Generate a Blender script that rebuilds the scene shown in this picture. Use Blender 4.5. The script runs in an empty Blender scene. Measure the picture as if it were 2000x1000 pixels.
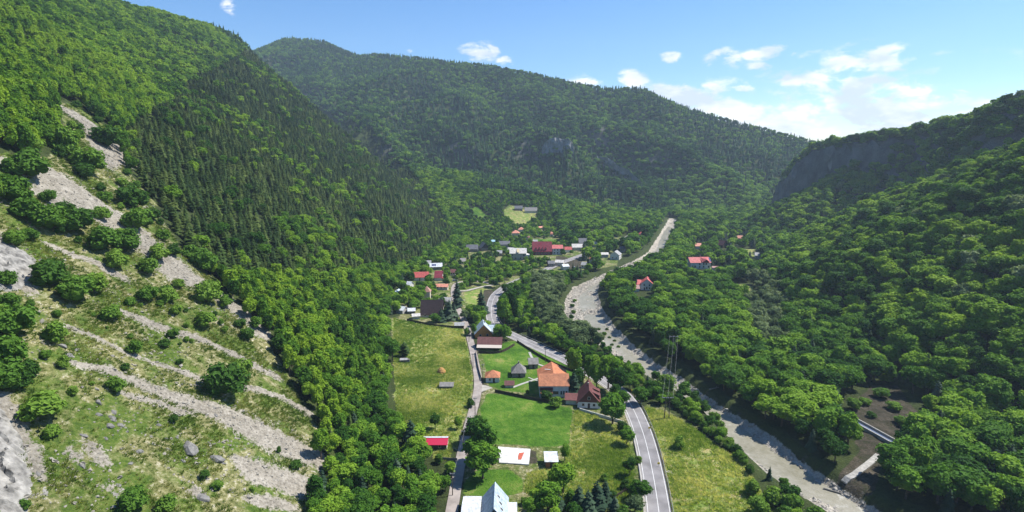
import bpy, bmesh, math, random
import numpy as np
from mathutils import Vector, Matrix, Euler
R = math.radians
random.seed(7)
rng = np.random.default_rng(11)
scene = bpy.context.scene
col = scene.collection

# ------------------------------------------------------------------ camera
CAM_H, PITCH, FOC = 103.0, R(10.7), 1111.0
cam_d = bpy.data.cameras.new('camera'); cam = bpy.data.objects.new('camera', cam_d); col.objects.link(cam)
cam.location = (0, 0, CAM_H); cam.rotation_euler = (math.pi/2 - PITCH, 0, 0)
cam_d.sensor_width = 36; cam_d.lens = 36*FOC/2000; cam_d.clip_start = 1; cam_d.clip_end = 20000
scene.camera = cam
# ------------------------------------------------------------------ light
SUN_EL, SUN_AZ = R(53), R(73)          # azimuth measured from +Y (away from the camera) towards +X
to_sun = Vector((math.sin(SUN_AZ)*math.cos(SUN_EL), math.cos(SUN_AZ)*math.cos(SUN_EL), math.sin(SUN_EL)))
sd = bpy.data.lights.new('sun', 'SUN'); sd.energy = 4.9; sd.angle = R(0.53); sd.color = (1, .955, .88)
sun = bpy.data.objects.new('sun', sd); col.objects.link(sun)
sun.rotation_euler = to_sun.to_track_quat('Z', 'Y').to_euler(); sun.location = (300, 200, 900)
vs = scene.view_settings
scene.display_settings.display_device = 'sRGB'
vs.view_transform = 'Standard'; vs.look = 'None'; vs.exposure = 0.8; vs.gamma = 1; vs.use_curve_mapping = False
scene.cycles.max_bounces = 5; scene.cycles.diffuse_bounces = 2; scene.cycles.glossy_bounces = 2
scene.cycles.transparent_max_bounces = 8; scene.cycles.volume_bounces = 0; scene.cycles.caustics_reflective = False

def px2dir(px, py):
    u = (np.asarray(px, float)-1000)/FOC; v = (500-np.asarray(py, float))/FOC
    cp, sp = math.cos(PITCH), math.sin(PITCH)
    return u, cp+v*sp, -sp+v*cp
def P(px, py, Y):                      # the world point on that sight line at distance Y
    a, b, c = px2dir(px, py); return (a/b*Y, Y, CAM_H+c/b*Y)
def proj(X, Y, Z):
    cp, sp = math.cos(PITCH), math.sin(PITCH); dz = Z-CAM_H
    d = Y*cp-dz*sp; v = (Y*sp+dz*cp)/np.maximum(d, 1e-3); u = X/np.maximum(d, 1e-3)
    return 1000+u*FOC, 500-v*FOC, d

# ------------------------------------------------------------------ world: sky and clouds
w = bpy.data.worlds.new('World'); scene.world = w; w.use_nodes = True
nt = w.node_tree; N = nt.nodes; L = nt.links
for n in list(N): N.remove(n)
def nd(tree, t, **k):
    n = tree.nodes.new(t)
    for a, b in k.items(): setattr(n, a, b)
    return n
def math_n(tree, op, a, b=None, c=None, clamp=False):
    n = tree.nodes.new('ShaderNodeMath'); n.operation = op; n.use_clamp = clamp
    for i, x in enumerate((a, b, c)):
        if x is None: continue
        if isinstance(x, (int, float)): n.inputs[i].default_value = x
        else: tree.links.new(x, n.inputs[i])
    return n.outputs[0]
sky = nd(nt, 'ShaderNodeTexSky', sky_type='NISHITA'); sky.sun_disc = False
sky.sun_elevation = SUN_EL; sky.sun_rotation = SUN_AZ; sky.altitude = 600; sky.air_density = 1.0; sky.dust_density = .3; sky.ozone_density = 5.0
tc = nd(nt, 'ShaderNodeTexCoord'); sx = nd(nt, 'ShaderNodeSeparateXYZ'); L.new(tc.outputs['Generated'], sx.inputs[0])
az = math_n(nt, 'ARCTAN2', sx.outputs[0], sx.outputs[1]); el = math_n(nt, 'ARCSINE', sx.outputs[2])
CLOUDS = [  # px, py, half width, half height, weight
 (448,16,14,13,.75),(938,101,34,16,1.1),(990,118,18,9,1.0),(798,100,14,5,.8),(1150,160,34,10,1.0),(1232,158,28,16,1.1),(1310,112,20,9,.95),
 (1412,118,34,18,.85),(1510,104,60,12,.85),(1480,130,28,9,.6),(1450,173,34,7,.8),(1560,152,80,17,.72),(1700,118,62,26,1.05),(1770,115,70,9,.6),
 (1660,152,90,16,.7),(1700,176,90,22,1.1),(1620,210,130,30,1.0),(1330,190,80,24,1.15),(1420,215,110,24,1.1),(1540,245,150,26,1.05),(1690,225,150,34,1.0),
 (1820,205,90,26,.8),(1920,195,50,14,.8),(1550,200,60,18,.7),(1400,240,240,24,1.1),(1850,232,200,22,.9)]
masks = None
for (cx, cy, hw, hh, wt) in CLOUDS:
    a, b, c = px2dir(cx, cy); l = math.sqrt(a*a+b*b+c*c)
    a0, e0 = math.atan2(a, b), math.asin(c/l)
    cosf = math.cos(math.atan2(a, b))
    dx = math_n(nt, 'MULTIPLY', math_n(nt, 'SUBTRACT', az, a0), FOC*1.0/hw/cosf**1.2)
    dy = math_n(nt, 'MULTIPLY', math_n(nt, 'SUBTRACT', el, e0), FOC*1.05/hh)
    d2 = math_n(nt, 'ADD', math_n(nt, 'MULTIPLY', dx, dx), math_n(nt, 'MULTIPLY', dy, dy))
    g = math_n(nt, 'MULTIPLY', math_n(nt, 'POWER', 2.718, math_n(nt, 'MULTIPLY', d2, -.8)), wt)
    masks = g if masks is None else math_n(nt, 'MAXIMUM', masks, g)
# scattered low cumulus carries on all round the horizon outside the frame
el_d = math_n(nt, 'MULTIPLY', math_n(nt, 'SUBTRACT', el, .05), 14.0)
band = math_n(nt, 'MULTIPLY', math_n(nt, 'POWER', 2.718, math_n(nt, 'MULTIPLY', math_n(nt, 'MULTIPLY', el_d, el_d), -1.0)), .55)
masks = math_n(nt, 'MAXIMUM', masks, band)
mp = nd(nt, 'ShaderNodeMapping'); mp.inputs['Scale'].default_value = (1, 1, 2.1); L.new(tc.outputs['Generated'], mp.inputs[0])
nz = nd(nt, 'ShaderNodeTexNoise'); nz.inputs['Scale'].default_value = 21; nz.inputs['Detail'].default_value = 9; nz.inputs['Roughness'].default_value = .6; nz.inputs['Distortion'].default_value = .25
L.new(mp.outputs[0], nz.inputs['Vector'])
dens = math_n(nt, 'ADD', masks, math_n(nt, 'MULTIPLY', math_n(nt, 'MULTIPLY', math_n(nt, 'SUBTRACT', nz.outputs[0], .5), 3.8), math_n(nt, 'MULTIPLY', masks, 1.9, clamp=True)))
mr = nd(nt, 'ShaderNodeMapRange', interpolation_type='SMOOTHSTEP'); mr.inputs[1].default_value = .27; mr.inputs[2].default_value = .92
L.new(dens, mr.inputs[0])
nz2 = nd(nt, 'ShaderNodeTexNoise'); nz2.inputs['Scale'].default_value = 16; nz2.inputs['Detail'].default_value = 7
mp2 = nd(nt, 'ShaderNodeMapping'); mp2.inputs['Location'].default_value = (.02, 0, .03); mp2.inputs['Scale'].default_value = (1, 1, 2.4)
L.new(tc.outputs['Generated'], mp2.inputs[0]); L.new(mp2.outputs[0], nz2.inputs['Vector'])
cr = nd(nt, 'ShaderNodeMix', data_type='RGBA'); cr.inputs[6].default_value = (4.8, 5.3, 6.3, 1); cr.inputs[7].default_value = (8.0, 7.9, 7.7, 1)
cm = nd(nt, 'ShaderNodeMapRange'); cm.inputs[1].default_value = .38; cm.inputs[2].default_value = .60; L.new(nz2.outputs[0], cm.inputs[0]); L.new(cm.outputs[0], cr.inputs[0])
mx = nd(nt, 'ShaderNodeMix', data_type='RGBA')
hs = nd(nt, 'ShaderNodeHueSaturation'); hs.inputs['Saturation'].default_value = 1.22; hs.inputs['Value'].default_value = 1.0; hs.inputs['Hue'].default_value = .503
L.new(sky.outputs[0], hs.inputs['Color'])
L.new(math_n(nt, 'MULTIPLY', mr.outputs[0], .93), mx.inputs[0]); L.new(hs.outputs[0], mx.inputs[6]); L.new(cr.outputs[2], mx.inputs[7])
bg = nd(nt, 'ShaderNodeBackground'); bg.inputs[1].default_value = .10; L.new(mx.outputs[2], bg.inputs[0])
wo = nd(nt, 'ShaderNodeOutputWorld'); L.new(bg.outputs[0], wo.inputs[0])

# ------------------------------------------------------------------ numpy noise
def vnoise(x, y, seed=0):
    xi = np.floor(x).astype(np.int64); yi = np.floor(y).astype(np.int64); xf = x-xi; yf = y-yi
    xf = xf*xf*xf*(xf*(xf*6-15)+10); yf = yf*yf*yf*(yf*(yf*6-15)+10)
    def h(a, b):
        n = (a*374761393+b*668265263+seed*1274126177) & 0x7fffffff
        n = ((n ^ (n >> 13))*1274126177) & 0x7fffffff
        return ((n ^ (n >> 16)) & 0xffff)/65535.0
    return (h(xi, yi)*(1-xf)+h(xi+1, yi)*xf)*(1-yf)+(h(xi, yi+1)*(1-xf)+h(xi+1, yi+1)*xf)*yf
def fbm(x, y, s, o=4, seed=0):
    x = np.asarray(x, float)/s; y = np.asarray(y, float)/s; r = 0; a = .5
    for i in range(o):
        r = r+a*(vnoise(x+i*17.3, y+i*9.1, seed+i)-.5); a *= .5; x = x*2.03; y = y*2.03
    return r*2                      # about -1..1
def sstep(a, b, x):
    t = np.clip((x-a)/(b-a), 0, 1); return t*t*(3-2*t)
def seg_dist(X, Y, pts, closed=False):
    """distance to a polyline, and the interpolated extra columns at the nearest point"""
    pts = np.asarray(pts, float); n = len(pts); best = np.full(np.shape(X), 1e9); ex = [np.zeros(np.shape(X)) for _ in range(pts.shape[1]-2)]
    for i in range(n if closed else n-1):
        a, b = pts[i], pts[(i+1) % n]; dx, dy = b[0]-a[0], b[1]-a[1]
        t = np.clip(((X-a[0])*dx+(Y-a[1])*dy)/(dx*dx+dy*dy+1e-9), 0, 1)
        d = np.hypot(X-a[0]-t*dx, Y-a[1]-t*dy); m = d < best; best = np.where(m, d, best)
        for k in range(len(ex)): ex[k] = np.where(m, a[k+2]+t*(b[k+2]-a[k+2]), ex[k])
    return best, ex
def inside(X, Y, pts):
    pts = np.asarray(pts, float); r = np.zeros(np.shape(X), bool); n = len(pts)
    for i in range(n):
        x0, y0 = pts[i][:2]; x1, y1 = pts[(i+1) % n][:2]
        c = (y0 > Y) != (y1 > Y); r ^= c & (X < (x1-x0)*(Y-y0)/(y1-y0+1e-12)+x0)
    return r
def sdist(X, Y, pts):                 # positive inside
    d, _ = seg_dist(X, Y, [p[:2] for p in pts], True); return np.where(inside(X, Y, pts), d, -d)
def ridge(X, Y, pts, slope, drop=0, cliff=False):
    q = []
    for p in pts:
        w_ = P(p[0], p[1], p[2]); q.append((w_[0], w_[1], w_[2]-drop)+tuple(p[3:]))
    z = np.full(np.shape(X), -1e4); cn = fbm(X, Y, 22, 3, 5)*5 if cliff else 0
    for i in range(len(q)-1):
        d, ex = seg_dist(X, Y, q[i:i+2])
        if cliff:
            ax_, ay_ = q[i][:2]; bx_, by_ = q[i+1][:2]; cr = ((bx_-ax_)*(Y-ay_)-(by_-ay_)*(X-ax_))/math.hypot(bx_-ax_, by_-ay_)
            fr_ = sstep(-9, -3, cr); along_ = ((X-ax_)*(bx_-ax_)+(Y-ay_)*(by_-ay_))/math.hypot(bx_-ax_, by_-ay_)**2
            fr_ = np.where((along_ > 1) if i == len(q)-2 else (along_ > 1.06) | (along_ < -.06), 1, fr_)
            zf_ = ex[0]-slope*np.maximum(d-16, 0)-ex[1]*sstep(7, 19, d+cn)-ex[2]*sstep(2, 62, d+cn)
            zz = zf_*fr_+(ex[0]-.10*d-.5*np.maximum(d-50, 0))*(1-fr_)
        else: zz = ex[0]-slope*d
        z = np.maximum(z, zz)
    return z
def smax(a, b, k):
    h = np.clip(.5+.5*(a-b)/k, 0, 1); return b*(1-h)+a*h+k*h*(1-h)

LFOOT = np.array([(-50,-40),(100,-50),(150,-50),(213,-50),(320,-77),(475,-92),(640,-88),(900,-92),(3000,-92)], float)
MAIN = [(300,190,2050),(430,120,2000),(500,105,2000),(530,84,2000),(560,70,1980),(630,75,1950),(665,92,1900),(700,104,1850),(735,101,1800),(850,111,1650),
        (960,123,1600),(1050,140,1550),(1130,158,1500),(1180,167,1450),(1250,166,1400),(1300,190,1380),(1360,212,1350),(1450,235,1300),(1530,255,1260),(1600,272,1250),(1720,300,1250)]
FARR = [(395,66,2600),(425,76,2600),(450,88,2600),(475,108,2600)]
HUMP = [(850,122,1640),(725,150,1480),(690,215,1250),(770,285,1080),(820,318,980)]
CLFR = [(1000,190,1380),(1040,258,1180),(1090,270,1130),(1170,305,1060),(1260,355,970),(1310,398,900)]
SUBR = [(1360,214,1340),(1400,290,1120),(1440,350,980),(1470,395,880)]
BENCH = [(800,318,960),(840,325,950),(930,337,930),(1000,352,915),(1060,370,900),(1130,392,880),(1200,408,870)]
NEAR_R = [(2600,110,260),(2200,195,330),(2000,277,385),(1900,312,420),(1800,347,460),(1700,385,510),(1600,432,570),(1530,490,630)]
FAR_R = [(2350,60,430,0,58),(2000,184,480,0,58),(1900,224,560,0,56),(1800,245,620,8,48),(1740,254,655,36,22),(1700,257,680,34,8),(1640,268,720,60,0),(1600,280,765,66,0),(1560,302,790,66,0),(1536,337,800,50,0)]

def base_height(X, Y):
    fx = np.interp(Y, LFOOT[:, 0], LFOOT[:, 1]); g = fbm(X, Y, 120, 4, 3)
    floor = .004*np.maximum(Y-300, 0)+fbm(X, Y, 60, 3, 21)*.8+2.0*sstep(-10, -60, X)*sstep(600, 300, Y)
    t = fx-X
    sl = .74+.06*np.sin(Y/140)
    face = sl*(np.sqrt(t*t+140)+t)*.5
    face = face+g*5*sstep(10, 120, t)
    face = np.minimum(face, 285+fbm(X, Y, 150, 3, 9)*6-.4*np.maximum(-X-480, 0))
    yc = 838+.43*np.maximum(-115-X, 0)+fbm(X, Y, 90, 2, 33)*10
    left = face-.62*np.maximum(Y-yc, 0)
    z = smax(floor, left, 5)
    mid = ridge(X, Y, MAIN, .50, 11)
    mid = smax(mid, ridge(X, Y, FARR, .6, 10), 8)
    for pts, s in ((HUMP, .5), (CLFR, .62), (SUBR, .5)):
        mid = smax(mid, ridge(X, Y, pts, s, 10), 14)
    mask = sstep(5, 90, mid)
    dm, _ = seg_dist(X, Y, [P(*p)[:2] for p in MAIN])
    rid = 1-np.abs(fbm(X, Y, 210, 3, 40))*2.2
    mid = mid+mask*sstep(20, 220, dm)*(rid*44-24+fbm(X, Y, 75, 3, 41)*14)
    mid = smax(mid, ridge(X, Y, BENCH, .30, 8), 8)
    z = smax(z, mid, 12)
    rn = ridge(X, Y, NEAR_R, .70, 9); rn = rn+sstep(5, 40, rn)*(g*6+fbm(X, Y, 45, 3, 51)*4)
    rf = ridge(X, Y, FAR_R, .62, 9, True); rf = rf+sstep(5, 40, rf)*fbm(X, Y, 60, 3, 52)*3
    z = smax(z, rn, 6); z = smax(z, rf, 6)
    return z

def at(px, py, f=base_height, dz=0.0):
    """where sight lines meet the land: arrays of x, y, z"""
    px = np.atleast_1d(np.asarray(px, float)); py = np.atleast_1d(np.asarray(py, float))
    a, b, c = px2dir(px, py); ax, cz = a/b, c/b
    Ys = 60*1.006**np.arange(0, 640)
    YY = np.repeat(Ys[None, :], len(px), 0); h = f(ax[:, None]*YY, YY)+dz; ray = CAM_H+cz[:, None]*YY
    hit = h >= ray; k = np.argmax(hit, 1); k = np.where(hit.any(1), np.maximum(k, 1), len(Ys)-1)
    lo, hi = Ys[k-1], Ys[k]
    for _ in range(12):
        m = (lo+hi)/2; u = f(ax*m, m)+dz >= CAM_H+cz*m; hi = np.where(u, m, hi); lo = np.where(u, lo, m)
    return ax*hi, hi, CAM_H+cz*hi
def wpoly(pts, dens=0, **k):
    """a list of picture points as ground points"""
    pts = [np.array(p, float) for p in pts]
    x, y, z = at([p[0] for p in pts], [p[1] for p in pts], **k)
    return np.stack([x, y, z], 1)
HAZE = 0.00012
# ------------------------------------------------------------------ materials
def mat(name, color, rough=.8, spec=.3, noise=None, bump=None, metal=0, transl=0):
    """plain weathered surface: colour, optional (scale, amount) tone noise and (scale, strength) bump in object space"""
    m = bpy.data.materials.new(name); m.use_nodes = True; t = m.node_tree; b = t.nodes['Principled BSDF']
    b.inputs['Base Color'].default_value = tuple(color)+(1,); b.inputs['Roughness'].default_value = rough
    b.inputs['Specular IOR Level'].default_value = spec; b.inputs['Metallic'].default_value = metal
    c = nd(t, 'ShaderNodeTexCoord')
    if noise:
        n = nd(t, 'ShaderNodeTexNoise'); n.inputs['Scale'].default_value = noise[0]; n.inputs['Detail'].default_value = 5
        t.links.new(c.outputs['Object'], n.inputs['Vector'])
        mrr = nd(t, 'ShaderNodeMapRange'); mrr.inputs[1].default_value = .3; mrr.inputs[2].default_value = .7
        mrr.inputs[3].default_value = 1-noise[1]; mrr.inputs[4].default_value = 1+noise[1]; t.links.new(n.outputs[0], mrr.inputs[0])
        h = nd(t, 'ShaderNodeMix', data_type='RGBA', blend_type='MULTIPLY'); h.inputs[0].default_value = 1
        h.inputs[6].default_value = tuple(color)+(1,); t.links.new(mrr.outputs[0], h.inputs[7]); t.links.new(h.outputs[2], b.inputs['Base Color'])
    if bump:
        n = nd(t, 'ShaderNodeTexNoise'); n.inputs['Scale'].default_value = bump[0]; n.inputs['Detail'].default_value = 4
        t.links.new(c.outputs['Object'], n.inputs['Vector']); bb = nd(t, 'ShaderNodeBump'); bb.inputs['Strength'].default_value = bump[1]; bb.inputs['Distance'].default_value = .2
        t.links.new(n.outputs[0], bb.inputs['Height']); t.links.new(bb.outputs[0], b.inputs['Normal'])
    return m

def foliage(name, dark, mid, light, patch=45, transl=.28, rand=.7):
    """leaf material: tone drifts over the land in patches, from tree to tree, and from spray to spray"""
    m = bpy.data.materials.new(name); m.use_nodes = True; t = m.node_tree; b = t.nodes['Principled BSDF']
    oi = nd(t, 'ShaderNodeObjectInfo'); n = nd(t, 'ShaderNodeTexNoise'); n.inputs['Scale'].default_value = 1/patch; n.inputs['Detail'].default_value = 2
    t.links.new(oi.outputs['Location'], n.inputs['Vector'])
    ge = nd(t, 'ShaderNodeNewGeometry'); n2 = nd(t, 'ShaderNodeTexNoise'); n2.inputs['Scale'].default_value = .9; n2.inputs['Detail'].default_value = 3
    t.links.new(ge.outputs['Position'], n2.inputs['Vector'])
    s = math_n(t, 'ADD', math_n(t, 'MULTIPLY', math_n(t, 'SUBTRACT', n.outputs[0], .5), 2.1), math_n(t, 'MULTIPLY', math_n(t, 'SUBTRACT', oi.outputs['Random'], .5), rand*1.5))
    s = math_n(t, 'ADD', s, math_n(t, 'MULTIPLY', math_n(t, 'SUBTRACT', n2.outputs[0], .5), .9))
    s = math_n(t, 'ADD', s, .5, clamp=True)
    r = nd(t, 'ShaderNodeValToRGB'); e = r.color_ramp.elements
    e[0].position = .08; e[0].color = tuple(dark)+(1,); e[1].position = .95; e[1].color = tuple(light)+(1,)
    k = e.new(.5); k.color = tuple(mid)+(1,)
    t.links.new(s, r.inputs[0]); t.links.new(r.outputs[0], b.inputs['Base Color'])
    b.inputs['Roughness'].default_value = .75; b.inputs['Specular IOR Level'].default_value = .12
    tl = nd(t, 'ShaderNodeBsdfTranslucent'); hh = nd(t, 'ShaderNodeMix', data_type='RGBA', blend_type='MULTIPLY'); hh.inputs[0].default_value = 1; hh.inputs[7].default_value = (1.5, 1.5, .6, 1)
    t.links.new(r.outputs[0], hh.inputs[6]); t.links.new(hh.outputs[2], tl.inputs[0])
    ms = nd(t, 'ShaderNodeMixShader'); ms.inputs[0].default_value = transl
    t.links.new(b.outputs[0], ms.inputs[1]); t.links.new(tl.outputs[0], ms.inputs[2]); t.links.new(ms.outputs[0], t.nodes['Material Output'].inputs[0])
    return m
M = {}
M['leaf'] = foliage('broad_leaf', (.028,.088,.009), (.086,.195,.016), (.185,.310,.026))
M['leaf_hill'] = foliage('hill_leaf', (.032,.092,.010), (.098,.208,.016), (.205,.320,.024), patch=60)
M['leaf_far'] = foliage('far_leaf', (.026,.078,.013), (.080,.180,.024), (.175,.295,.040), patch=130)
M['leaf_grey'] = foliage('willow_leaf', (.06,.10,.04), (.12,.175,.07), (.20,.26,.12), patch=30)
M['needle'] = foliage('pine_needle', (.024,.052,.011), (.048,.086,.018), (.088,.126,.027), patch=50, transl=.12, rand=.9)
M['needle_far'] = foliage('far_needle', (.018,.052,.018), (.036,.086,.028), (.062,.125,.040), patch=120, transl=.1)
M['needle_blue'] = foliage('spruce_needle', (.020,.046,.024), (.034,.066,.034), (.060,.095,.055), patch=30, transl=.1)
M['bush'] = foliage('bush_leaf', (.040,.100,.014), (.088,.185,.022), (.155,.260,.034), patch=25)
M['dry_grass'] = foliage('meadow_grass', (.11,.20,.03), (.25,.325,.085), (.53,.51,.26), patch=22, transl=.5, rand=.5)
M['wild_grass'] = foliage('slope_grass', (.06,.12,.014), (.12,.18,.025), (.26,.27,.10), patch=14, transl=.45, rand=.6)
M['bark'] = mat('bark', (.11,.085,.06), .9, .2, (2, .4))

def zone_material():
    m = bpy.data.materials.new('land'); m.use_nodes = True; t = m.node_tree; b = t.nodes['Principled BSDF']; lk = t.links.new
    g = nd(t, 'ShaderNodeNewGeometry')
    def noise(scale, detail=5, rough=.6, dist=0):
        n = nd(t, 'ShaderNodeTexNoise'); n.inputs['Scale'].default_value = scale; n.inputs['Detail'].default_value = detail
        n.inputs['Roughness'].default_value = rough; n.inputs['Distortion'].default_value = dist; lk(g.outputs['Position'], n.inputs['Vector']); return n.outputs[0]
    fine, med, big, huge = noise(1.3, 6, .7), noise(.28, 5, .65), noise(.06, 4), noise(.018, 3)
    def ramp(src, *st):
        r = nd(t, 'ShaderNodeValToRGB'); e = r.color_ramp.elements
        while len(e) < len(st): e.new(.5)
        for q, (p_, c_) in zip(e, st): q.position = p_; q.color = tuple(c_)+(1,)
        lk(src, r.inputs[0]); return r.outputs[0]
    def mixc(f, a_, b_):
        x = nd(t, 'ShaderNodeMix', data_type='RGBA'); lk(f, x.inputs[0]); lk(a_, x.inputs[6]); lk(b_, x.inputs[7]); return x.outputs[2]
    mixn = lambda a_, wa, b_, wb: math_n(t, 'ADD', math_n(t, 'MULTIPLY', math_n(t, 'SUBTRACT', math_n(t, 'ADD', math_n(t, 'MULTIPLY', a_, wa), math_n(t, 'MULTIPLY', b_, wb)), .5), 1.9), .5)
    A = nd(t, 'ShaderNodeAttribute', attribute_name='zone_a'); B = nd(t, 'ShaderNodeAttribute', attribute_name='zone_b')
    sa = nd(t, 'ShaderNodeSeparateColor'); sb = nd(t, 'ShaderNodeSeparateColor'); lk(A.outputs['Color'], sa.inputs[0]); lk(B.outputs['Color'], sb.inputs[0])
    def zm(sock, soft=.25, amt=1.0, lo=.5):
        q = math_n(t, 'ADD', sock, math_n(t, 'MULTIPLY', math_n(t, 'SUBTRACT', mixn(fine, .5, med, .5), .5), amt))
        x = nd(t, 'ShaderNodeMapRange', interpolation_type='SMOOTHSTEP'); x.inputs[1].default_value = lo-soft/2; x.inputs[2].default_value = lo+soft/2; lk(q, x.inputs[0]); return x.outputs[0]
    c = ramp(mixn(fine, .5, med, .5), (.3, (.022,.032,.010)), (.7, (.050,.070,.018)))                        # forest floor
    spots = noise(.55, 8, .75); patch = noise(.11, 4, .6, .4)
    g1 = ramp(mixn(fine, .4, spots, .6), (.25, (.030,.058,.010)), (.45, (.065,.110,.016)), (.62, (.12,.150,.032)), (.78, (.30,.28,.17)))
    g2 = ramp(mixn(fine, .4, spots, .6), (.25, (.055,.065,.020)), (.42, (.125,.130,.045)), (.56, (.23,.215,.10)), (.72, (.44,.41,.32)))
    pf = nd(t, 'ShaderNodeMapRange', interpolation_type='SMOOTHSTEP'); pf.inputs[1].default_value = .40; pf.inputs[2].default_value = .62; lk(mixn(patch, .7, big, .3), pf.inputs[0])
    grassy = mixc(pf.outputs[0], g1, g2)
    c = mixc(zm(sb.outputs[2]), c, grassy)
    lawn = ramp(mixn(mixn(med, .5, big, .5), .7, fine, .3), (.2, (.030,.085,.006)), (.48, (.058,.140,.010)), (.72, (.105,.180,.022)), (.9, (.20,.21,.06)))
    c = mixc(zm(sa.outputs[1], .2, .25), c, lawn)
    mown = ramp(mixn(big, .5, fine, .5), (.22, (.088,.160,.022)), (.5, (.165,.225,.045)), (.78, (.30,.30,.11)))
    hay = ramp(mixn(med, .6, fine, .4), (.2, (.065,.120,.016)), (.42, (.135,.190,.036)), (.62, (.29,.27,.11)), (.8, (.40,.27,.13)))
    hayf = nd(t, 'ShaderNodeMapRange', interpolation_type='SMOOTHSTEP'); hayf.inputs[1].default_value = .36; hayf.inputs[2].default_value = .56; lk(mixn(big, .6, med, .4), hayf.inputs[0])
    c = mixc(zm(sa.outputs[2], .2, .3), c, mixc(hayf.outputs[0], mown, hay))
    earth = ramp(mixn(fine, .5, med, .5), (.25, (.030,.040,.014)), (.5, (.052,.045,.030)), (.85, (.125,.105,.08)))
    c = mixc(zm(sb.outputs[1], .25, .8), c, earth)
    scree = ramp(mixn(fine, .6, med, .4), (.2, (.10,.088,.068)), (.5, (.245,.222,.182)), (.8, (.40,.37,.315)))
    c = mixc(zm(sa.outputs[0], .22, 1.5), c, scree)
    gravel = ramp(mixn(fine, .5, med, .5), (.22, (.15,.13,.10)), (.5, (.34,.308,.255)), (.78, (.52,.485,.42)))
    c = mixc(zm(sb.outputs[0], .2, .5), c, gravel)
    # bare rock where the land is near vertical
    sn = nd(t, 'ShaderNodeSeparateXYZ'); lk(g.outputs['True Normal'], sn.inputs[0])
    st = nd(t, 'ShaderNodeMapRange'); st.inputs[1].default_value = .62; st.inputs[2].default_value = .5; lk(math_n(t, 'ADD', sn.outputs[2], math_n(t, 'MULTIPLY', math_n(t, 'SUBTRACT', med, .5), .3)), st.inputs[0])
    rock = ramp(mixn(big, .4, fine, .6), (.3, (.05,.048,.045)), (.5, (.10,.097,.09)), (.7, (.18,.17,.155)))
    c = mixc(st.outputs[0], c, rock)
    v = nd(t, 'ShaderNodeMapRange'); v.inputs[1].default_value = .3; v.inputs[2].default_value = .7; v.inputs[3].default_value = .82; v.inputs[4].default_value = 1.18; lk(huge, v.inputs[0])
    q = nd(t, 'ShaderNodeMix', data_type='RGBA', blend_type='MULTIPLY'); q.inputs[0].default_value = 1; lk(c, q.inputs[6]); lk(v.outputs[0], q.inputs[7])
    lk(q.outputs[2], b.inputs['Base Color']); b.inputs['Roughness'].default_value = .95; b.inputs['Specular IOR Level'].default_value = .15
    bp = nd(t, 'ShaderNodeBump'); bp.inputs['Strength'].default_value = .9; bp.inputs['Distance'].default_value = .55; lk(mixn(fine, .6, med, .8), bp.inputs['Height']); lk(bp.outputs[0], b.inputs['Normal'])
    return m
M['land'] = zone_material()

# ------------------------------------------------------------------ where things lie (read off as picture points, turned into ground points)
MAIN_ROAD = wpoly([(1296,1075),(1287,1000),(1278,940),(1268,890),(1256,845),(1240,805),(1222,776),(1188,748),(1130,714),(1085,693),(1040,672),(1000,654),(972,640),(961,622),(960,600),(967,578),(985,562),(1012,548),(1050,535),(1080,520),(1110,508),(1150,494),(1182,486),(1210,472),(1235,458)])
LANE = wpoly([(868,1070),(882,1000),(893,935),(904,878),(917,825),(931,775),(934,742),(927,700),(918,662),(913,642),(905,622),(893,598),(885,570),(893,552),(930,548),(965,556)])
TRACK = wpoly([(966,556),(930,562),(905,570),(888,566)])
RIVER = wpoly([(1306,428),(1290,455),(1276,475),(1262,495),(1238,508),(1200,525),(1160,543),(1118,560),(1103,585),(1100,610),(1108,640),(1130,655),(1165,672),(1210,702),(1262,735),(1320,765),(1372,800),(1402,835),(1450,880),(1500,928),(1560,968),(1620,1005),(1680,1080),(2000,1080),(1730,1000),(1660,958),(1600,918),(1500,845),(1440,808),(1392,778),(1330,735),(1280,705),(1232,668),(1198,632),(1176,600),(1168,572),(1172,552),(1200,548),(1240,532),(1262,515),(1292,498),(1306,470),(1318,445),(1322,428)], dz=-2.0)
FLOW = wpoly([(1313,430),(1295,465),(1285,500),(1250,522),(1205,541),(1165,556),(1146,575),(1150,605),(1175,640),(1215,672),(1262,712),(1322,752),(1385,792),(1440,840),(1500,885),(1570,930),(1640,970),(1700,1010),(1760,1080)], dz=-2.0)
W = [3,4,5,6,6,6,7,7,6,5,5,5,5,6,5,4,4,5,5]
LAWN = [wpoly(p) for p in ([(948,768),(1000,772),(1060,782),(1118,798),(1112,868),(1040,872),(955,866),(938,800)],
        [(940,682),(990,668),(1030,662),(1080,690),(1128,712),(1128,760),(1060,772),(985,762),(955,752),(948,722)],
        [(905,945),(930,918),(1000,918),(1020,935),(1024,960),(1000,968),(900,968)],[(912,408),(935,405),(955,425),(940,430)],[(1110,455),(1180,455),(1175,463),(1110,462)],[(1040,466),(1090,468),(1092,476),(1045,478)])]
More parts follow.
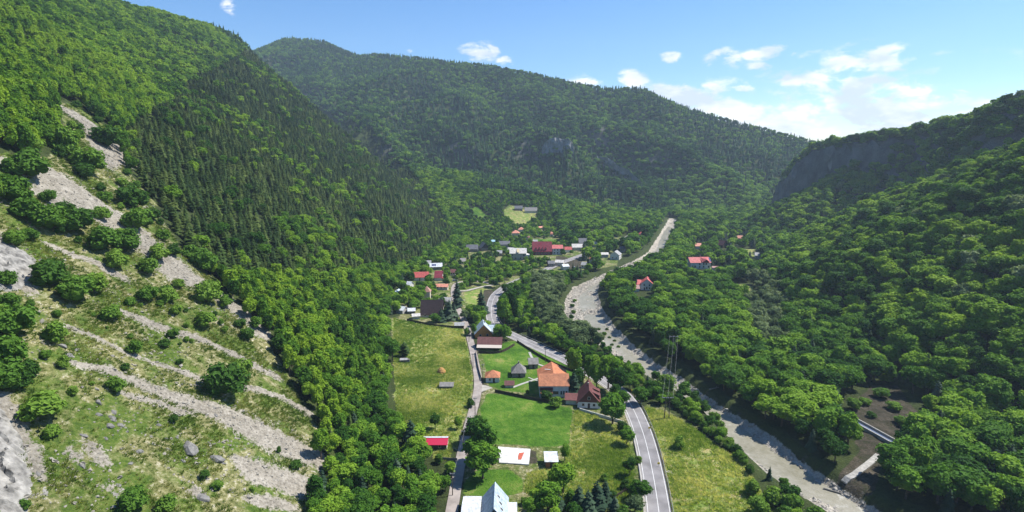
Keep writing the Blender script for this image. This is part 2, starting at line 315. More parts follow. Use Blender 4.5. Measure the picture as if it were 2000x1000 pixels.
HAY = [wpoly(p) for p in ([(768,620),(800,628),(860,636),(902,642),(914,690),(924,740),(918,780),(905,825),(893,860),(830,868),(800,850),(778,822),(772,780),(770,735),(768,690)],
        [(1122,800),(1165,812),(1222,840),(1236,900),(1246,990),(1100,1010),(1020,960),(1030,925),(1100,900),(1112,868)],
        [(1258,795),(1290,800),(1345,828),(1400,870),(1455,905),(1490,960),(1560,1060),(1320,1080),(1306,960),(1290,880)],
        [(985,408),(1005,402),(1048,412),(1042,430),(1010,432),(985,425)],[(905,640),(925,660),(915,690),(900,650)],[(1420,568),(1445,555),(1470,560),(1466,582),(1440,588)],
        [(1430,487),(1475,487),(1478,500),(1440,505)],[(1005,432),(1030,432),(1028,444),(1006,442)],[(1372,520),(1440,524),(1440,534),(1380,530)],
        [(850,852),(885,858),(878,900),(845,895)],[(905,572),(950,560),(955,600),(935,615),(915,600)])]
OPEN = wpoly([(108,200),(150,205),(215,255),(245,330),(300,400),(350,480),(430,560),(480,620),(520,668),(560,735),(592,790),(612,835),(606,900),(600,960),(590,1060),(-60,1080),(-60,300),(20,300),(60,330),(110,300),(130,240)])
SCREE = [ # centre line (x, y, half width in photo px)
 [(85,335,16),(110,350,34),(150,375,44),(190,405,44),(235,440,36),(300,490,28),(345,530,28),(400,560,20),(470,610,16),(510,650,14)],
 [(112,205,6),(150,232,10),(185,250,9),(205,320,8),(240,290,10)],[(0,312,12),(40,330,10)],[(78,338,10),(90,380,20),(130,410,20)],
 [(240,608,6),(290,625,9),(330,640,9),(380,655,8),(430,678,7),(480,705,8),(545,738,7)],[(120,630,4),(200,665,5),(260,690,6),(330,715,6),(380,735,6),(450,755,9),(500,760,7),(560,780,8),(600,805,7)],
 [(140,708,7),(200,722,12),(260,740,14),(320,765,16),(380,790,20),(440,812,26),(500,840,36),(560,872,38),(600,890,30)],[(245,768,6),(300,782,8),(360,805,9)],
 [(460,895,10),(500,925,28),(550,940,34),(600,950,30)],[(480,975,10),(520,985,16),(570,990,14)],[(90,470,6),(170,505,8),(240,540,8)],
 [(180,870,14),(200,900,12)],[(210,950,14),(240,965,10)],[(380,960,14),(400,975,10)],[(140,880,10),(160,905,8)],[(0,480,40),(30,520,40),(50,560,20)],[(0,780,30),(30,830,26),(60,880,22),(80,930,18)]]
def scree_world():
    r = []
    for s in SCREE:
        c = wpoly([q[:2] for q in s]); e = wpoly([(q[0], q[1]+q[2]) for q in s])
        r.append(np.concatenate([c[:, :2], np.maximum(np.abs(c[:, 1]-e[:, 1])*.85, .9)[:, None]], 1))
    return r
SCREE_W = scree_world()
BARE = wpoly([(1668,785),(1705,752),(1750,752),(1780,790),(1805,825),(1810,858),(1760,862),(1722,905),(1705,962),(1650,958),(1632,935),(1680,880),(1648,825)])
YARD = [wpoly(p) for p in ([(962,872),(1045,880),(1050,905),(960,905)],[(934,745),(952,752),(944,768),(926,765)],[(1380,528),(1440,528),(1430,535),(1400,534)],
        [(1085,500),(1130,505),(1150,520),(1120,530),(1090,520)],[(944,566),(962,566),(956,600),(944,612)],[(1165,920),(1195,915),(1195,935),(1165,935)])]
NOTREE = [wpoly(p) for p in ([(762,620),(905,632),(930,680),(1030,660),(1130,712),(1215,770),(1240,820),(1262,1000),(1262,1075),(895,1075),(905,960),(895,880),(850,868),(800,862),(775,800)],[(1255,790),(1300,792),(1470,920),(1460,1000),(1440,1075),(1300,1075)])]
VILLAGE = wpoly([(772,560),(830,505),(900,480),(985,440),(990,400),(1050,405),(1060,440),(1180,450),(1230,470),(1205,518),(1100,540),(1010,548),(965,560),(900,640),(780,625)])

def land_height(X, Y):
    z = base_height(X, Y)
    near = (np.abs(X) < 700) & (Y < 1100)
    Xn, Yn, zn = X[near], Y[near], z[near]
    open_m = sstep(0, 8, sdist(Xn, Yn, OPEN))
    zn = zn+open_m*(fbm(Xn, Yn, 9, 4, 61)*.9+fbm(Xn, Yn, 28, 3, 62)*1.3)
    rs = sdist(Xn, Yn, RIVER); fl = np.full(Xn.shape, 1e3)
    for i in range(len(FLOW)-1):
        d, ex = seg_dist(Xn, Yn, np.array([(FLOW[i][0], FLOW[i][1], W[i]), (FLOW[i+1][0], FLOW[i+1][1], W[i+1])])); fl = np.minimum(fl, d/ex[0])
    bed = -2.25+fbm(Xn, Yn, 18, 4, 71)*1.0+fbm(Xn, Yn, 4, 3, 74)*.25-1.0*sstep(1.3, .6, fl)
    fr = .004*np.maximum(Yn-300, 0)
    k = sstep(-2.4, 2.0, rs); zn = zn*(1-k)+(bed+fr)*k
    bm = sstep(0, 8, sdist(Xn, Yn, BARE)); zn = zn+bm*fbm(Xn, Yn, 7, 4, 77)*1.5
    for hx, hy, hr, hz in PADS:
        d = np.hypot(Xn-hx, Yn-hy); k = sstep(hr+6, hr, d); zn = zn*(1-k)+(hz-.05)*k
    for pl, hw in ((MAIN_ROAD, 4.2), (LANE, 2.1), (TRACK, 2.0)):
        pp = np.array([(a[0], a[1], road_z(a[0], a[1])) for a in pl]); d, ex = seg_dist(Xn, Yn, pp)
        k = sstep(hw+3.5, hw+.6, d); zn = zn*(1-k)+(ex[0]-.14)*k
    z = z.copy(); z[near] = zn
    return z
def road_z(x, y): return float(base_height(np.array([x]), np.array([y]))[0])
PADS = []
def smooth(pts, step=3.0):
    p = [np.array(q[:2], float) for q in pts]; out = []
    for i in range(len(p)-1):
        a, b, c, d = p[max(i-1, 0)], p[i], p[i+1], p[min(i+2, len(p)-1)]
        n = max(2, int(np.hypot(*(c-b))/step))
        for k in range(n):
            t = k/n; out.append(.5*((2*b)+(-a+c)*t+(2*a-5*b+4*c-d)*t*t+(-a+3*b-3*c+d)*t**3))
    out.append(p[-1]); o = np.array(out)
    for _ in range(3): o[1:-1] = (o[:-2]+2*o[1:-1]+o[2:])/4
    return o
MAIN_ROAD, LANE, TRACK = smooth(MAIN_ROAD), smooth(LANE, 4), smooth(TRACK, 4)

# ------------------------------------------------------------------ object helpers
def tag(o, label=None, cat=None, group=None, kind=None):
    for k, v in (('label', label), ('category', cat), ('group', group), ('kind', kind)):
        if v: o[k] = v
    return o
def empty(name, loc, rz=0, **k):
    o = bpy.data.objects.new(name, None); col.objects.link(o); o.location = loc; o.rotation_euler = (0, 0, rz); o.empty_display_size = .5
    return tag(o, **k)
def mesh_obj(name, verts, faces, mats, parent=None, midx=None, smooth_=False):
    me = bpy.data.meshes.new(name); me.from_pydata([tuple(v) for v in verts], [], [tuple(f) for f in faces])
    for m in (mats if isinstance(mats, (list, tuple)) else [mats]): me.materials.append(m)
    if midx is not None: me.polygons.foreach_set('material_index', np.asarray(midx, dtype=np.int32))
    if smooth_: me.polygons.foreach_set('use_smooth', np.ones(len(me.polygons), bool))
    me.update(); o = bpy.data.objects.new(name, me); col.objects.link(o)
    if parent: o.parent = parent
    return o
class MB:
    """collects shapes for one mesh object"""
    def __init__(s): s.v = []; s.f = []
    def add(s, v, f):
        n = len(s.v); s.v += [tuple(q) for q in v]; s.f += [tuple(i+n for i in q) for q in f]; return s
    def box(s, x0, y0, z0, x1, y1, z1):
        return s.add([(x0,y0,z0),(x1,y0,z0),(x1,y1,z0),(x0,y1,z0),(x0,y0,z1),(x1,y0,z1),(x1,y1,z1),(x0,y1,z1)], [(0,3,2,1),(4,5,6,7),(0,1,5,4),(1,2,6,5),(2,3,7,6),(3,0,4,7)])
    def bar(s, a, b, r, r2=None, n=6):
        a, b = Vector(a), Vector(b); d = (b-a).normalized(); u = d.orthogonal().normalized(); w_ = d.cross(u); r2 = r if r2 is None else r2
        v = [a+(u*math.cos(2*math.pi*i/n)+w_*math.sin(2*math.pi*i/n))*r for i in range(n)]+[b+(u*math.cos(2*math.pi*i/n)+w_*math.sin(2*math.pi*i/n))*r2 for i in range(n)]
        return s.add(v, [(i, (i+1) % n, n+(i+1) % n, n+i) for i in range(n)]+[tuple(range(n))[::-1], tuple(range(n, 2*n))])
    def slab(s, quad, th):
        """a sheet with thickness below it"""
        q = [Vector(p) for p in quad]; n = (q[1]-q[0]).cross(q[2]-q[0]).normalized(); n = n if n.z > 0 else -n
        k = len(q); fl = (q[1]-q[0]).cross(q[2]-q[0]).z > 0
        f = [tuple(range(k)), tuple(range(k, 2*k))[::-1]]+[(i, k+i, k+(i+1) % k, (i+1) % k) for i in range(k)]
        if not fl: f = [t_[::-1] for t_ in f]
        return s.add([tuple(p) for p in q]+[tuple(p-n*th) for p in q], f)
    def build(s, name, m, parent=None, **k): return mesh_obj(name, s.v, s.f, m, parent, **k)

# ------------------------------------------------------------------ buildings
def gpt(px, py):
    x, y, z = at(px, py); return float(x[0]), float(y[0]), float(z[0])
def mpx(px, py):                       # metres per photo px there
    x, y, z = gpt(px, py); return float(proj(x, y, z)[2])/FOC
WALLS = {}
def cm(key, c, **k):
    if key not in WALLS: WALLS[key] = mat(key, c, **k)
    return WALLS[key]
PL = dict(rough=.9, spec=.2, noise=(.8, .1))
white = cm('white_render', (.60,.59,.56), **PL); grey_wall = cm('grey_render', (.34,.33,.31), **PL); cream = cm('cream_render', (.55,.50,.40), **PL)
wood_dark = cm('dark_timber', (.055,.040,.030), rough=.8, noise=(2, .3)); wood_or = cm('honey_timber', (.50,.23,.055), rough=.7, noise=(2, .25)); wood_grey = cm('grey_timber', (.20,.185,.165), rough=.9, noise=(2.5, .25))
glass = cm('dark_glass', (.02,.025,.03), rough=.12, spec=.6); frame_w = cm('window_frame', (.55,.53,.5), rough=.6); brick_red = cm('rust_wall', (.33,.12,.05), rough=.9, noise=(2, .3))
def roofm(key, c, wave=None, rough=.6, spec=.3):
    if key in WALLS: return WALLS[key]
    m = mat(key, c, rough, spec, (.9, .28)); t = m.node_tree; b = t.nodes['Principled BSDF']
    g_ = nd(t, 'ShaderNodeTexCoord'); wv = nd(t, 'ShaderNodeTexWave'); wv.bands_direction = 'X'; wv.inputs['Scale'].default_value = wave or .8; wv.inputs['Distortion'].default_value = .3
    t.links.new(g_.outputs['Object'], wv.inputs['Vector']); bp_ = nd(t, 'ShaderNodeBump'); bp_.inputs['Strength'].default_value = .5; bp_.inputs['Distance'].default_value = .1
    t.links.new(wv.outputs[0], bp_.inputs['Height']); t.links.new(bp_.outputs[0], b.inputs['Normal']); WALLS[key] = m; return m
R_OR = roofm('orange_tile', (.42,.16,.075)); R_MAR = roofm('maroon_metal', (.125,.045,.042)); R_DK = roofm('dark_brown_roof', (.045,.026,.026)); R_RED = roofm('red_metal', (.38,.060,.055)); R_PINK = roofm('pink_metal', (.46,.11,.105)); R_CRIM = roofm('crimson_metal', (.20,.016,.034))
R_GREY = roofm('grey_sheet', (.30,.30,.30)); R_SIL = roofm('silver_metal', (.42,.50,.56), rough=.45, spec=.5); R_SHG = roofm('weathered_shingle', (.20,.19,.18)); R_WH = roofm('white_sheet', (.52,.545,.57)); R_SLAB = roofm('pale_concrete', (.48,.46,.43)); R_SAL = roofm('salmon_tile', (.55,.22,.15)); R_DG = roofm('dark_grey_roof', (.10,.105,.12))
def window(parent, x, z, w_, h, y, side='f', x_face=None):
    f = MB(); p = MB(); t_ = .09
    if side == 'f':
        f.box(x-w_/2-t_, y-.07, z-t_, x+w_/2+t_, y+.02, z+h+t_); p.box(x-w_/2, y-.09, z, x+w_/2, y-.05, z+h)
    else:
        s_ = 1 if side == 'r' else -1; a, b_ = sorted((x_face-.02*s_, x_face+.07*s_)); f.box(a, x-w_/2-t_, z-t_, b_, x+w_/2+t_, z+h+t_); a, b_ = sorted((x_face+.05*s_, x_face+.09*s_)); p.box(a, x-w_/2, z, b_, x+w_/2, z+h)
    o = f.build('window', frame_w, parent); p.build('pane', glass, o); return o
def body(w_, d, h, rh, kind):
    mb = MB(); x, y = w_/2, d/2; b0 = -1.5
    mb.add([(-x,-y,b0),(x,-y,b0),(x,y,b0),(-x,y,b0),(-x,-y,h),(x,-y,h),(x,y,h),(-x,y,h)], [(0,1,5,4),(1,2,6,5),(2,3,7,6),(3,0,4,7),(4,5,6,7)])
    if kind == 'x': mb.add([(-x,-y,h),(-x,y,h),(-x,0,h+rh),(x,-y,h),(x,y,h),(x,0,h+rh)], [(0,2,1),(3,4,5)])
    if kind == 'y': mb.add([(-x,-y,h),(x,-y,h),(0,-y,h+rh),(-x,y,h),(x,y,h),(0,y,h+rh)], [(0,1,2),(3,5,4)])
    if kind == 'shed': mb.add([(-x,-y,h),(x,-y,h),(-x,y,h),(x,y,h),(-x,y,h+rh),(x,y,h+rh)], [(2,0,4),(1,3,5),(3,2,4,5)])
    return mb
def roofs(w_, d, h, rh, kind, ov=.45, th=.16, front=1.0):
    mb = MB(); x, y = w_/2, d/2; e = .06
    if kind == 'y':
        k = rh/x
        for s in (-1, 1): mb.slab([(s*(x+ov), -y-ov, h-k*ov+e), (s*(x+ov), y+ov, h-k*ov+e), (0, y+ov, h+rh+e), (0, -y-ov, h+rh+e)], th)
    elif kind == 'x':
        k = rh/y
        for s in (-1, 1): mb.slab([(-x-ov, s*(y+ov), h-k*ov+e), (x+ov, s*(y+ov), h-k*ov+e), (x+ov, 0, h+rh+e), (-x-ov, 0, h+rh+e)], th)
    elif kind == 'hip':
        r_ = max(x-y, 0)*1.0 if x >= y else 0; ry = max(y-x, 0); k = rh/min(x, y); z0 = h-k*ov*.5+e; X_, Y_ = x+ov, y+ov; a = (-r_, -ry, h+rh+e); b_ = (r_, ry, h+rh+e)
        mb.slab([(-X_,-Y_,z0),(X_,-Y_,z0),(b_[0],a[1],b_[2]),(a[0],a[1],a[2])], th) if r_ > 0 else mb.slab([(-X_,-Y_,z0),(X_,-Y_,z0),(0,-ry,h+rh+e)], th)
        mb.slab([(X_,Y_,z0),(-X_,Y_,z0),(a[0],ry,a[2]),(b_[0],ry,b_[2])], th) if r_ > 0 else mb.slab([(X_,Y_,z0),(-X_,Y_,z0),(0,ry,h+rh+e)], th)
        for s in (-1, 1): mb.slab([(s*X_,-Y_,z0),(s*X_,Y_,z0),(s*r_,ry,h+rh+e),(s*r_,-ry,h+rh+e)] if ry > 0 else [(s*X_,-Y_,z0),(s*X_,Y_,z0),(s*r_,0,h+rh+e)], th)
    elif kind == 'shed': mb.slab([(-x-ov,-y-ov,h-rh/d*ov+e),(x+ov,-y-ov,h-rh/d*ov+e),(x+ov,y+ov,h+rh+rh/d*ov+e),(-x-ov,y+ov,h+rh+rh/d*ov+e)], th)
    return mb
def house(px, py, wpx, d, h, rh, kind, wall, roof, label, rz=0, name='house', cat='house', wins=(), chimney=None, door=None, gable=None, group=None, base_z=None):
    """px, py: where the middle of the front wall meets the ground"""
    x, y, z = gpt(px, py); m_ = mpx(px, py); w_ = wpx*m_; rz = R(rz)
    cx, cy = x-math.sin(rz)*(d/2), y+math.cos(rz)*(d/2)
    t = empty(name, (cx, cy, z), rz, label=label, cat=cat, group=group)
    body(w_, d, h, rh, kind).build('wall', wall, t); rf = roofs(w_, d, h, rh, kind).build('roof', roof, t)
    for (a, zz, ww, hh) in wins: window(t, a*w_/2, zz, ww, hh, -d/2)
    if kind != 'shed' and w_ > 6: window(t, 0, .9, .9, 1.1, 0, 'r', w_/2); window(t, 0, .9, .9, 1.1, 0, 'l', -w_/2)
    if door is not None: q = MB().box(door*w_/2-.45, -d/2-.06, 0, door*w_/2+.45, -d/2+.02, 2.0).build('door', wood_dark, t); MB().box(door*w_/2+.28, -d/2-.11, .95, door*w_/2+.36, -d/2-.06, 1.1).build('handle', frame_w, q)
    if chimney: a, b_, hh = chimney; c_ = MB().box(a-.3, b_-.3, h, a+.3, b_+.3, hh).build('chimney', cm('chimney', (.3,.26,.23)), rf); 
    if gable is not None: MB().slab([(-w_/2+.1,-d/2-.04,h+.05),(w_/2-.1,-d/2-.04,h+.05),(0,-d/2-.04,h+rh-.1)], .03).build('gable_boarding', gable, t)
    PADS.append((cx, cy, max(w_, d)*.55, z)); return t, w_
def build_houses():
    W3 = ((-.6,1,.9,1.1),(0,1,.9,1.1),(.6,1,.9,1.1))
    # big silver roofed chalet at the bottom edge
    t, w_ = house(965,1038,50,11.5,2.7,4.4,'y',cm('slate_boards',(.13,.13,.135),rough=.7),R_SIL,'silver blue metal roofed chalet with steep gable and skylights',wins=((-.3,.6,.8,1.2),(.3,.6,.8,1.2)),door=0)
    sm = MB(); k = 4.4/(w_/2)
    for i in range(24):
        yy = -5.9+i*.52
        for s in (-1, 1): sm.bar((s*(w_/2+.42), yy, 2.7-k*.42+.09), (0, yy, 7.17), .035, n=4)
    o = sm.build('roof_seam', R_SIL, t); tag(o, kind='stuff')
    for i in range(3):
        a = 1.15+(.55 if i == 1 else 0)+(i == 2)*.9; yy = 1.2-i*2.0; zt = 7.1-k*a; q = MB(); q.slab([(a-.45,yy-.45,zt+k*.45+.12),(a+.45,yy-.45,zt-k*.45+.12),(a+.45,yy+.45,zt-k*.45+.12),(a-.45,yy+.45,zt+k*.45+.12)], .08)
        o = q.build('skylight', frame_w, t); q = MB(); q.slab([(a-.35,yy-.35,zt+k*.35+.135),(a+.35,yy-.35,zt-k*.35+.135),(a+.35,yy+.35,zt-k*.35+.135),(a-.35,yy+.35,zt+k*.35+.135)], .02); q.build('pane', glass, o)
    house(918,1032,32,10.5,2.4,.8,'x',white,R_WH,'long low annexe with white sheet metal roof left of the silver chalet',name='annexe',cat='shed')
    house(1000,1018,14,4.0,2.2,.5,'shed',white,R_WH,'small white lean-to with pale roof right of the silver chalet',name='lean_to',cat='shed')
    # orange tiled house
    t, w_ = house(1082,776,56,8,5.4,3.4,'x',white,R_OR,'large white two storey house with bright orange tiled roof and canopy',wins=((.12,1.4,2.2,1.3),(.5,1.3,.6,1.5),(.68,1.3,.6,1.5),(.86,1.3,.6,1.5)),door=-.55)
    d0 = 0; q = MB(); x = w_/2; rh = 3.4; 
    q2 = MB(); q2.add([(-x,3.9,-1.5),(x,3.9,-1.5),(x,13,-1.5),(-x,13,-1.5),(-x,3.9,5.4),(x,3.9,5.4),(x,13,5.4),(-x,13,5.4),(0,13,8.8)],[(1,2,6,5),(2,3,7,6),(3,0,4,7),(7,6,8)]); q2.build('rear_wing', white, t)
    for s in (-1, 1): q.slab([(s*(x+.45),.1,5.25),(s*(x+.45),13.4,5.25),(0,13.4,8.92),(0,.1,8.92)], .16)
    q.build('rear_roof', R_OR, t); MB().slab([(-3.4,7.2,7.75),(-1.0,5.2,8.35+.1),(-.9,5.6,8.5),(-3.3,7.6,7.9)], .06).build('roof_ladder', white, t)
    MB().slab([(-x+.2,-5.6,2.3),(-.6,-5.6,2.3),(-.6,-4.0,3.0),(-x+.2,-4.0,3.0)], .14).build('canopy', R_OR, t); MB().box(-x+.05,-4.5,3.25,-.5,-4.01,4.4).build('balcony', cm('balcony_maroon',(.10,.03,.03)), t)
    MB().box(-x+.1,-5.3,-.6,-x+.3,-5.1,2.3).build('post', white, t); MB().box(-.9,-5.3,-.6,-.7,-5.1,2.3).build('post', white, t)
    # maroon chalet
    t, w_ = house(1150,797,44,10.5,2.4,5.2,'y',white,R_MAR,'maroon steep roofed chalet with white ground floor beside the road bend',rz=-6,wins=((-.5,.9,.9,1),(.45,.9,.9,1)),door=0,gable=cm('maroon_boards',(.12,.045,.035)),chimney=(-.2,1,8.1))
    window(t, 0, 3.6, .9, 1.1, -5.3)
    for yy in (-2.6, 1.6):
        q = MB(); q.slab([(.9,yy-1.3,6.4),(4.6,yy-1.3,4.7),(4.6,yy+1.3,4.7),(.9,yy+1.3,6.4)], .14); q.build('dormer_roof', R_MAR, t); MB().box(2.0,yy-1.1,2.9,4.15,yy+1.1,4.65).build('dormer', cm('maroon_boards',(.12,.045,.035)), t)
    house(1117,790,24,4.5,2.0,.6,'shed',cream,R_MAR,'low maroon lean-to garage joined to the left of the maroon chalet',name='garage',cat='garage',rz=-6)
    # small buildings of the green yard
    house(962,747,26,5.5,2.5,2.2,'hip',white,R_OR,'small white outhouse under an orange hipped roof by the lane',door=.2,wins=((-.4,.9,.8,.9),),name='outhouse',cat='outhouse')
    t, _ = house(1013,737,26,6,2.3,3.6,'hip',wood_grey,R_SHG,'grey timber barn with steep weathered shingle roof in the mown yard',name='barn',cat='barn',door=.1,chimney=(0,0,6.6))
    house(1042,720,17,4.6,2.6,1.9,'x',wood_grey,R_SHG,'smaller grey timber shed uphill of the shingle roofed barn',name='shed',cat='shed',door=0,rz=4)
    house(995,757,16,2.8,1.5,1.1,'x',cream,R_MAR,'tiny maroon roofed hut at the dark garden fence',name='hut',cat='hut')
    t, w_ = house(956,682,46,8,2.0,3.2,'x',wood_dark,R_MAR,'long maroon roofed barn with pale lower roof strip beside the lane',name='barn',cat='barn',rz=-3)
    MB().slab([(-w_/2-.4,-6.1,1.45),(w_/2+.3,-6.1,1.45),(w_/2+.3,-4.0,2.35),(-w_/2-.4,-4.0,2.35)], .12).build('lower_roof', cm('pale_sheet',(.50,.44,.38)), t)
    t, w_ = house(945,660,34,9,2.6,5.0,'y',wood_or,R_SIL,'chalet with honey timber gable and silver metal roof behind the maroon barn',gable=wood_or,rz=6,wins=((-.4,1,1,1.1),(.4,1,1,1.1)),chimney=(.6,1,8.1))
    MB().box(0,-1,0,7.2,3.6,2.6).add([(7.2,-1,2.6),(7.2,3.6,2.6),(7.2,1.3,5.4)],[(0,1,2)]).build('side_wing', cream, t); MB().slab([(1.5,-1.4,2.4),(7.6,-1.4,2.4),(7.6,1.3,5.5),(1.5,1.3,5.5)],.14).slab([(1.5,4,2.4),(7.6,4,2.4),(7.6,1.3,5.5),(1.5,1.3,5.5)],.14).build('side_roof', R_SIL, t)
    # village left of the road
    t, _ = house(843,620,42,9,2.2,7.6,'x',cream,R_DK,'big farmhouse with tall dark brown roof above the hay meadow',wins=W3,door=.3,chimney=(4,.5,10.6))
    house(833,585,14,5,5.5,3.2,'hip',cream,cm('rosy_tile',(.36,.20,.16)),'rosy hipped turret house behind the dark roofed farmhouse')
    house(780,612,15,6,2.2,1.6,'x',grey_wall,R_WH,'white sheet roofed shed furthest left above the hay meadow',rz=-22,name='shed',cat='shed')
    house(804,613,13,4,2.0,1.2,'x',wood_grey,R_WH,'pale roofed shed between white shed and dark farmhouse',rz=10,name='shed',cat='shed')
    house(813,623,14,3.5,1.9,1.0,'x',cream,R_SLAB,'low cream shed at the meadow edge left of farmhouse',rz=12,name='shed',cat='shed')
    house(772,578,7,7,2.2,1.2,'y',wood_grey,R_SIL,'narrow blue grey roofed shed hidden among garden trees',rz=-10,name='shed',cat='shed')
    house(873,595,14,5,2.6,1.8,'x',grey_wall,R_GREY,'grey roofed cottage between spruces behind the farmhouse',name='cottage',cat='cottage')
    house(897,641,17,4,1.8,1.1,'x',wood_dark,R_GREY,'low grey roofed shed at the top corner of the hay meadow',name='shed',cat='shed')
    house(820,548,34,8,2.8,3.2,'x',white,R_RED,'long white bungalow with bright red metal roof at the pine wood',rz=8,wins=W3,door=0)
    house(856,548,14,9,2.6,4.2,'x',white,R_CRIM,'house with tall crimson roof slope beside the red bungalow')
    house(866,548,10,4,2.0,1.0,'hip',cream,R_PINK,'small bright pink roofed kiosk right of crimson roof',name='kiosk',cat='kiosk')
    t, w_ = house(852,527,23,7,2.8,2.4,'x',wood_grey,R_WH,'pale metal roofed house with blue solar panels above the red roofs',rz=10)
    for i in range(3): MB().slab([(-3.5+i*1.2,-2.9,3.35),(-2.5+i*1.2,-2.9,3.35),(-2.5+i*1.2,-1.2,4.6),(-3.5+i*1.2,-1.2,4.6)],.05).build('solar_panel', cm('solar_blue',(.03,.04,.15),rough=.25), t)
    house(862,566,24,5,2.4,1.4,'x',cream,R_SAL,'long low building with salmon tile roof by the dirt track',rz=-3,wins=W3)
    # village centre, farther up the valley
    house(922,492,22,9,3.0,3.6,'x',wood_grey,R_DG,'long dark slate roofed house at the edge of the pine spur')
    house(948,490,17,9,3.0,5.0,'y',wood_grey,R_DG,'tall dark gabled house right of the long slate roofed one',rz=20,gable=wood_dark)
    house(985,483,20,9,3.2,2.8,'x',grey_wall,R_DG,'dark grey roofed house just behind the pale concrete coloured villa')
    house(963,476,9,5,2.4,1.4,'x',white,cm('sky_blue_sheet',(.30,.50,.60)),'tiny light blue roofed cabin left of grey houses',name='cabin',cat='cabin')
    t, w_ = house(1012,508,32,11,6.5,3.8,'x',grey_wall,R_SLAB,'pale grey three storey villa with twin dormers facing the road',wins=((-.7,1,1.2,1.5),(-.3,1,1.2,1.5),(.3,1,1.2,1.5),(.7,1,1.2,1.5),(-.7,4,1.2,1.5),(.7,4,1.2,1.5)))
    MB().slab([(-1.2,-6.4,7.4),(1.2,-6.4,7.4),(1.2,0,10.2),(-1.2,0,10.2)],.2).build('dormer_roof', cm('straw_board',(.5,.42,.26)), t); MB().box(w_/2+.02,-5,-.5,w_/2+3,2,5.0).build('balcony_wing', white, t)
    t, w_ = house(1059,498,37,12,4.0,8.2,'x',cm('maroon_wall',(.16,.03,.045)),R_CRIM,'large guesthouse with huge dark crimson roof in the village centre',wins=((-.7,1,1.2,1.5),(-.35,1,1.2,1.5),(0,1,1.2,1.5),(.35,1,1.2,1.5),(.7,1,1.2,1.5)))
    for i in range(4):
        a = -5.6+i*3.1; q = MB(); q.add([(a-.95,-5.6,5.2),(a+.95,-5.6,5.2),(a,-5.6,7.9),(a-.95,-2.2,5.2),(a+.95,-2.2,5.2),(a,-2.2,7.9)],[(0,1,2),(1,4,5,2),(0,2,5,3)]); q.build('dormer', cm('pink_boards',(.45,.16,.14)), t)
    house(1089,497,20,10,6.0,2.6,'x',white,R_PINK,'white three storey guesthouse wing with pink roof right of crimson roof',wins=((-.6,1,1,1.3),(0,1,1,1.3),(.6,1,1,1.3),(-.6,3.8,1,1.3),(0,3.8,1,1.3),(.6,3.8,1,1.3)))
    house(1110,493,13,6,3.0,2.2,'x',white,R_RED,'small white house with bright red roof east of the guesthouse')
    house(1129,489,22,9,3.2,2.8,'x',cream,R_SLAB,'pale roofed house between the red roof and slate barn')
    house(1140,480,18,9,3.4,4.0,'x',wood_grey,R_DG,'dark slate roofed barn behind the pale roofed house',name='barn',cat='barn')
    house(1200,507,18,9,4.6,3.0,'y',white,R_GREY,'white gabled house with grey roof nearest the river among willows',rz=-24,wins=((-.4,1,1,1.2),(.4,1,1,1.2)))
    house(1181,503,14,6,3.0,1.4,'x',grey_wall,R_SLAB,'pale flat roofed annexe beside the grey gabled riverside house',name='annexe',cat='annexe')
    house(1157,512,10,5,2.8,2.0,'hip',white,R_SAL,'small salmon roofed cottage among riverside spruces',name='cottage',cat='cottage')
    house(1092,519,16,7,3,1.6,'x',cream,R_SLAB,'long pale kiosk roof below the guesthouse',name='shop',cat='shop',rz=-14); house(1106,527,12,6,3,1.4,'x',white,R_WH,'white roofed hut at the roadside end of village',name='hut',cat='hut',rz=20)
    house(1007,460,14,8,3.0,3.0,'hip',cream,R_SAL,'orange hipped roof house above the pale grey villa')
    house(1018,453,11,6,3.0,2.6,'hip',white,R_SAL,'cottage with light pink hipped roof above the orange hipped roof',name='cottage',cat='cottage')
    house(1058,448,12,4,2.4,1.4,'x',cream,R_SAL,'narrow straw and pink roofed shed above the crimson guesthouse',rz=30,name='shed',cat='shed')
    house(1013,411,15,8,3.0,3.4,'x',wood_grey,R_DG,'small dark grey barn at the top of the yellow clearing',name='barn',cat='barn')
    house(1037,416,24,9,3.4,4.2,'x',cream,R_SHG,'larger weathered roofed farmhouse beside the yellow clearing')
    house(1161,408,8,6,3.0,3.0,'hip',white,R_RED,'lone red roofed cottage in the forest under the mountain',name='cottage',cat='cottage')
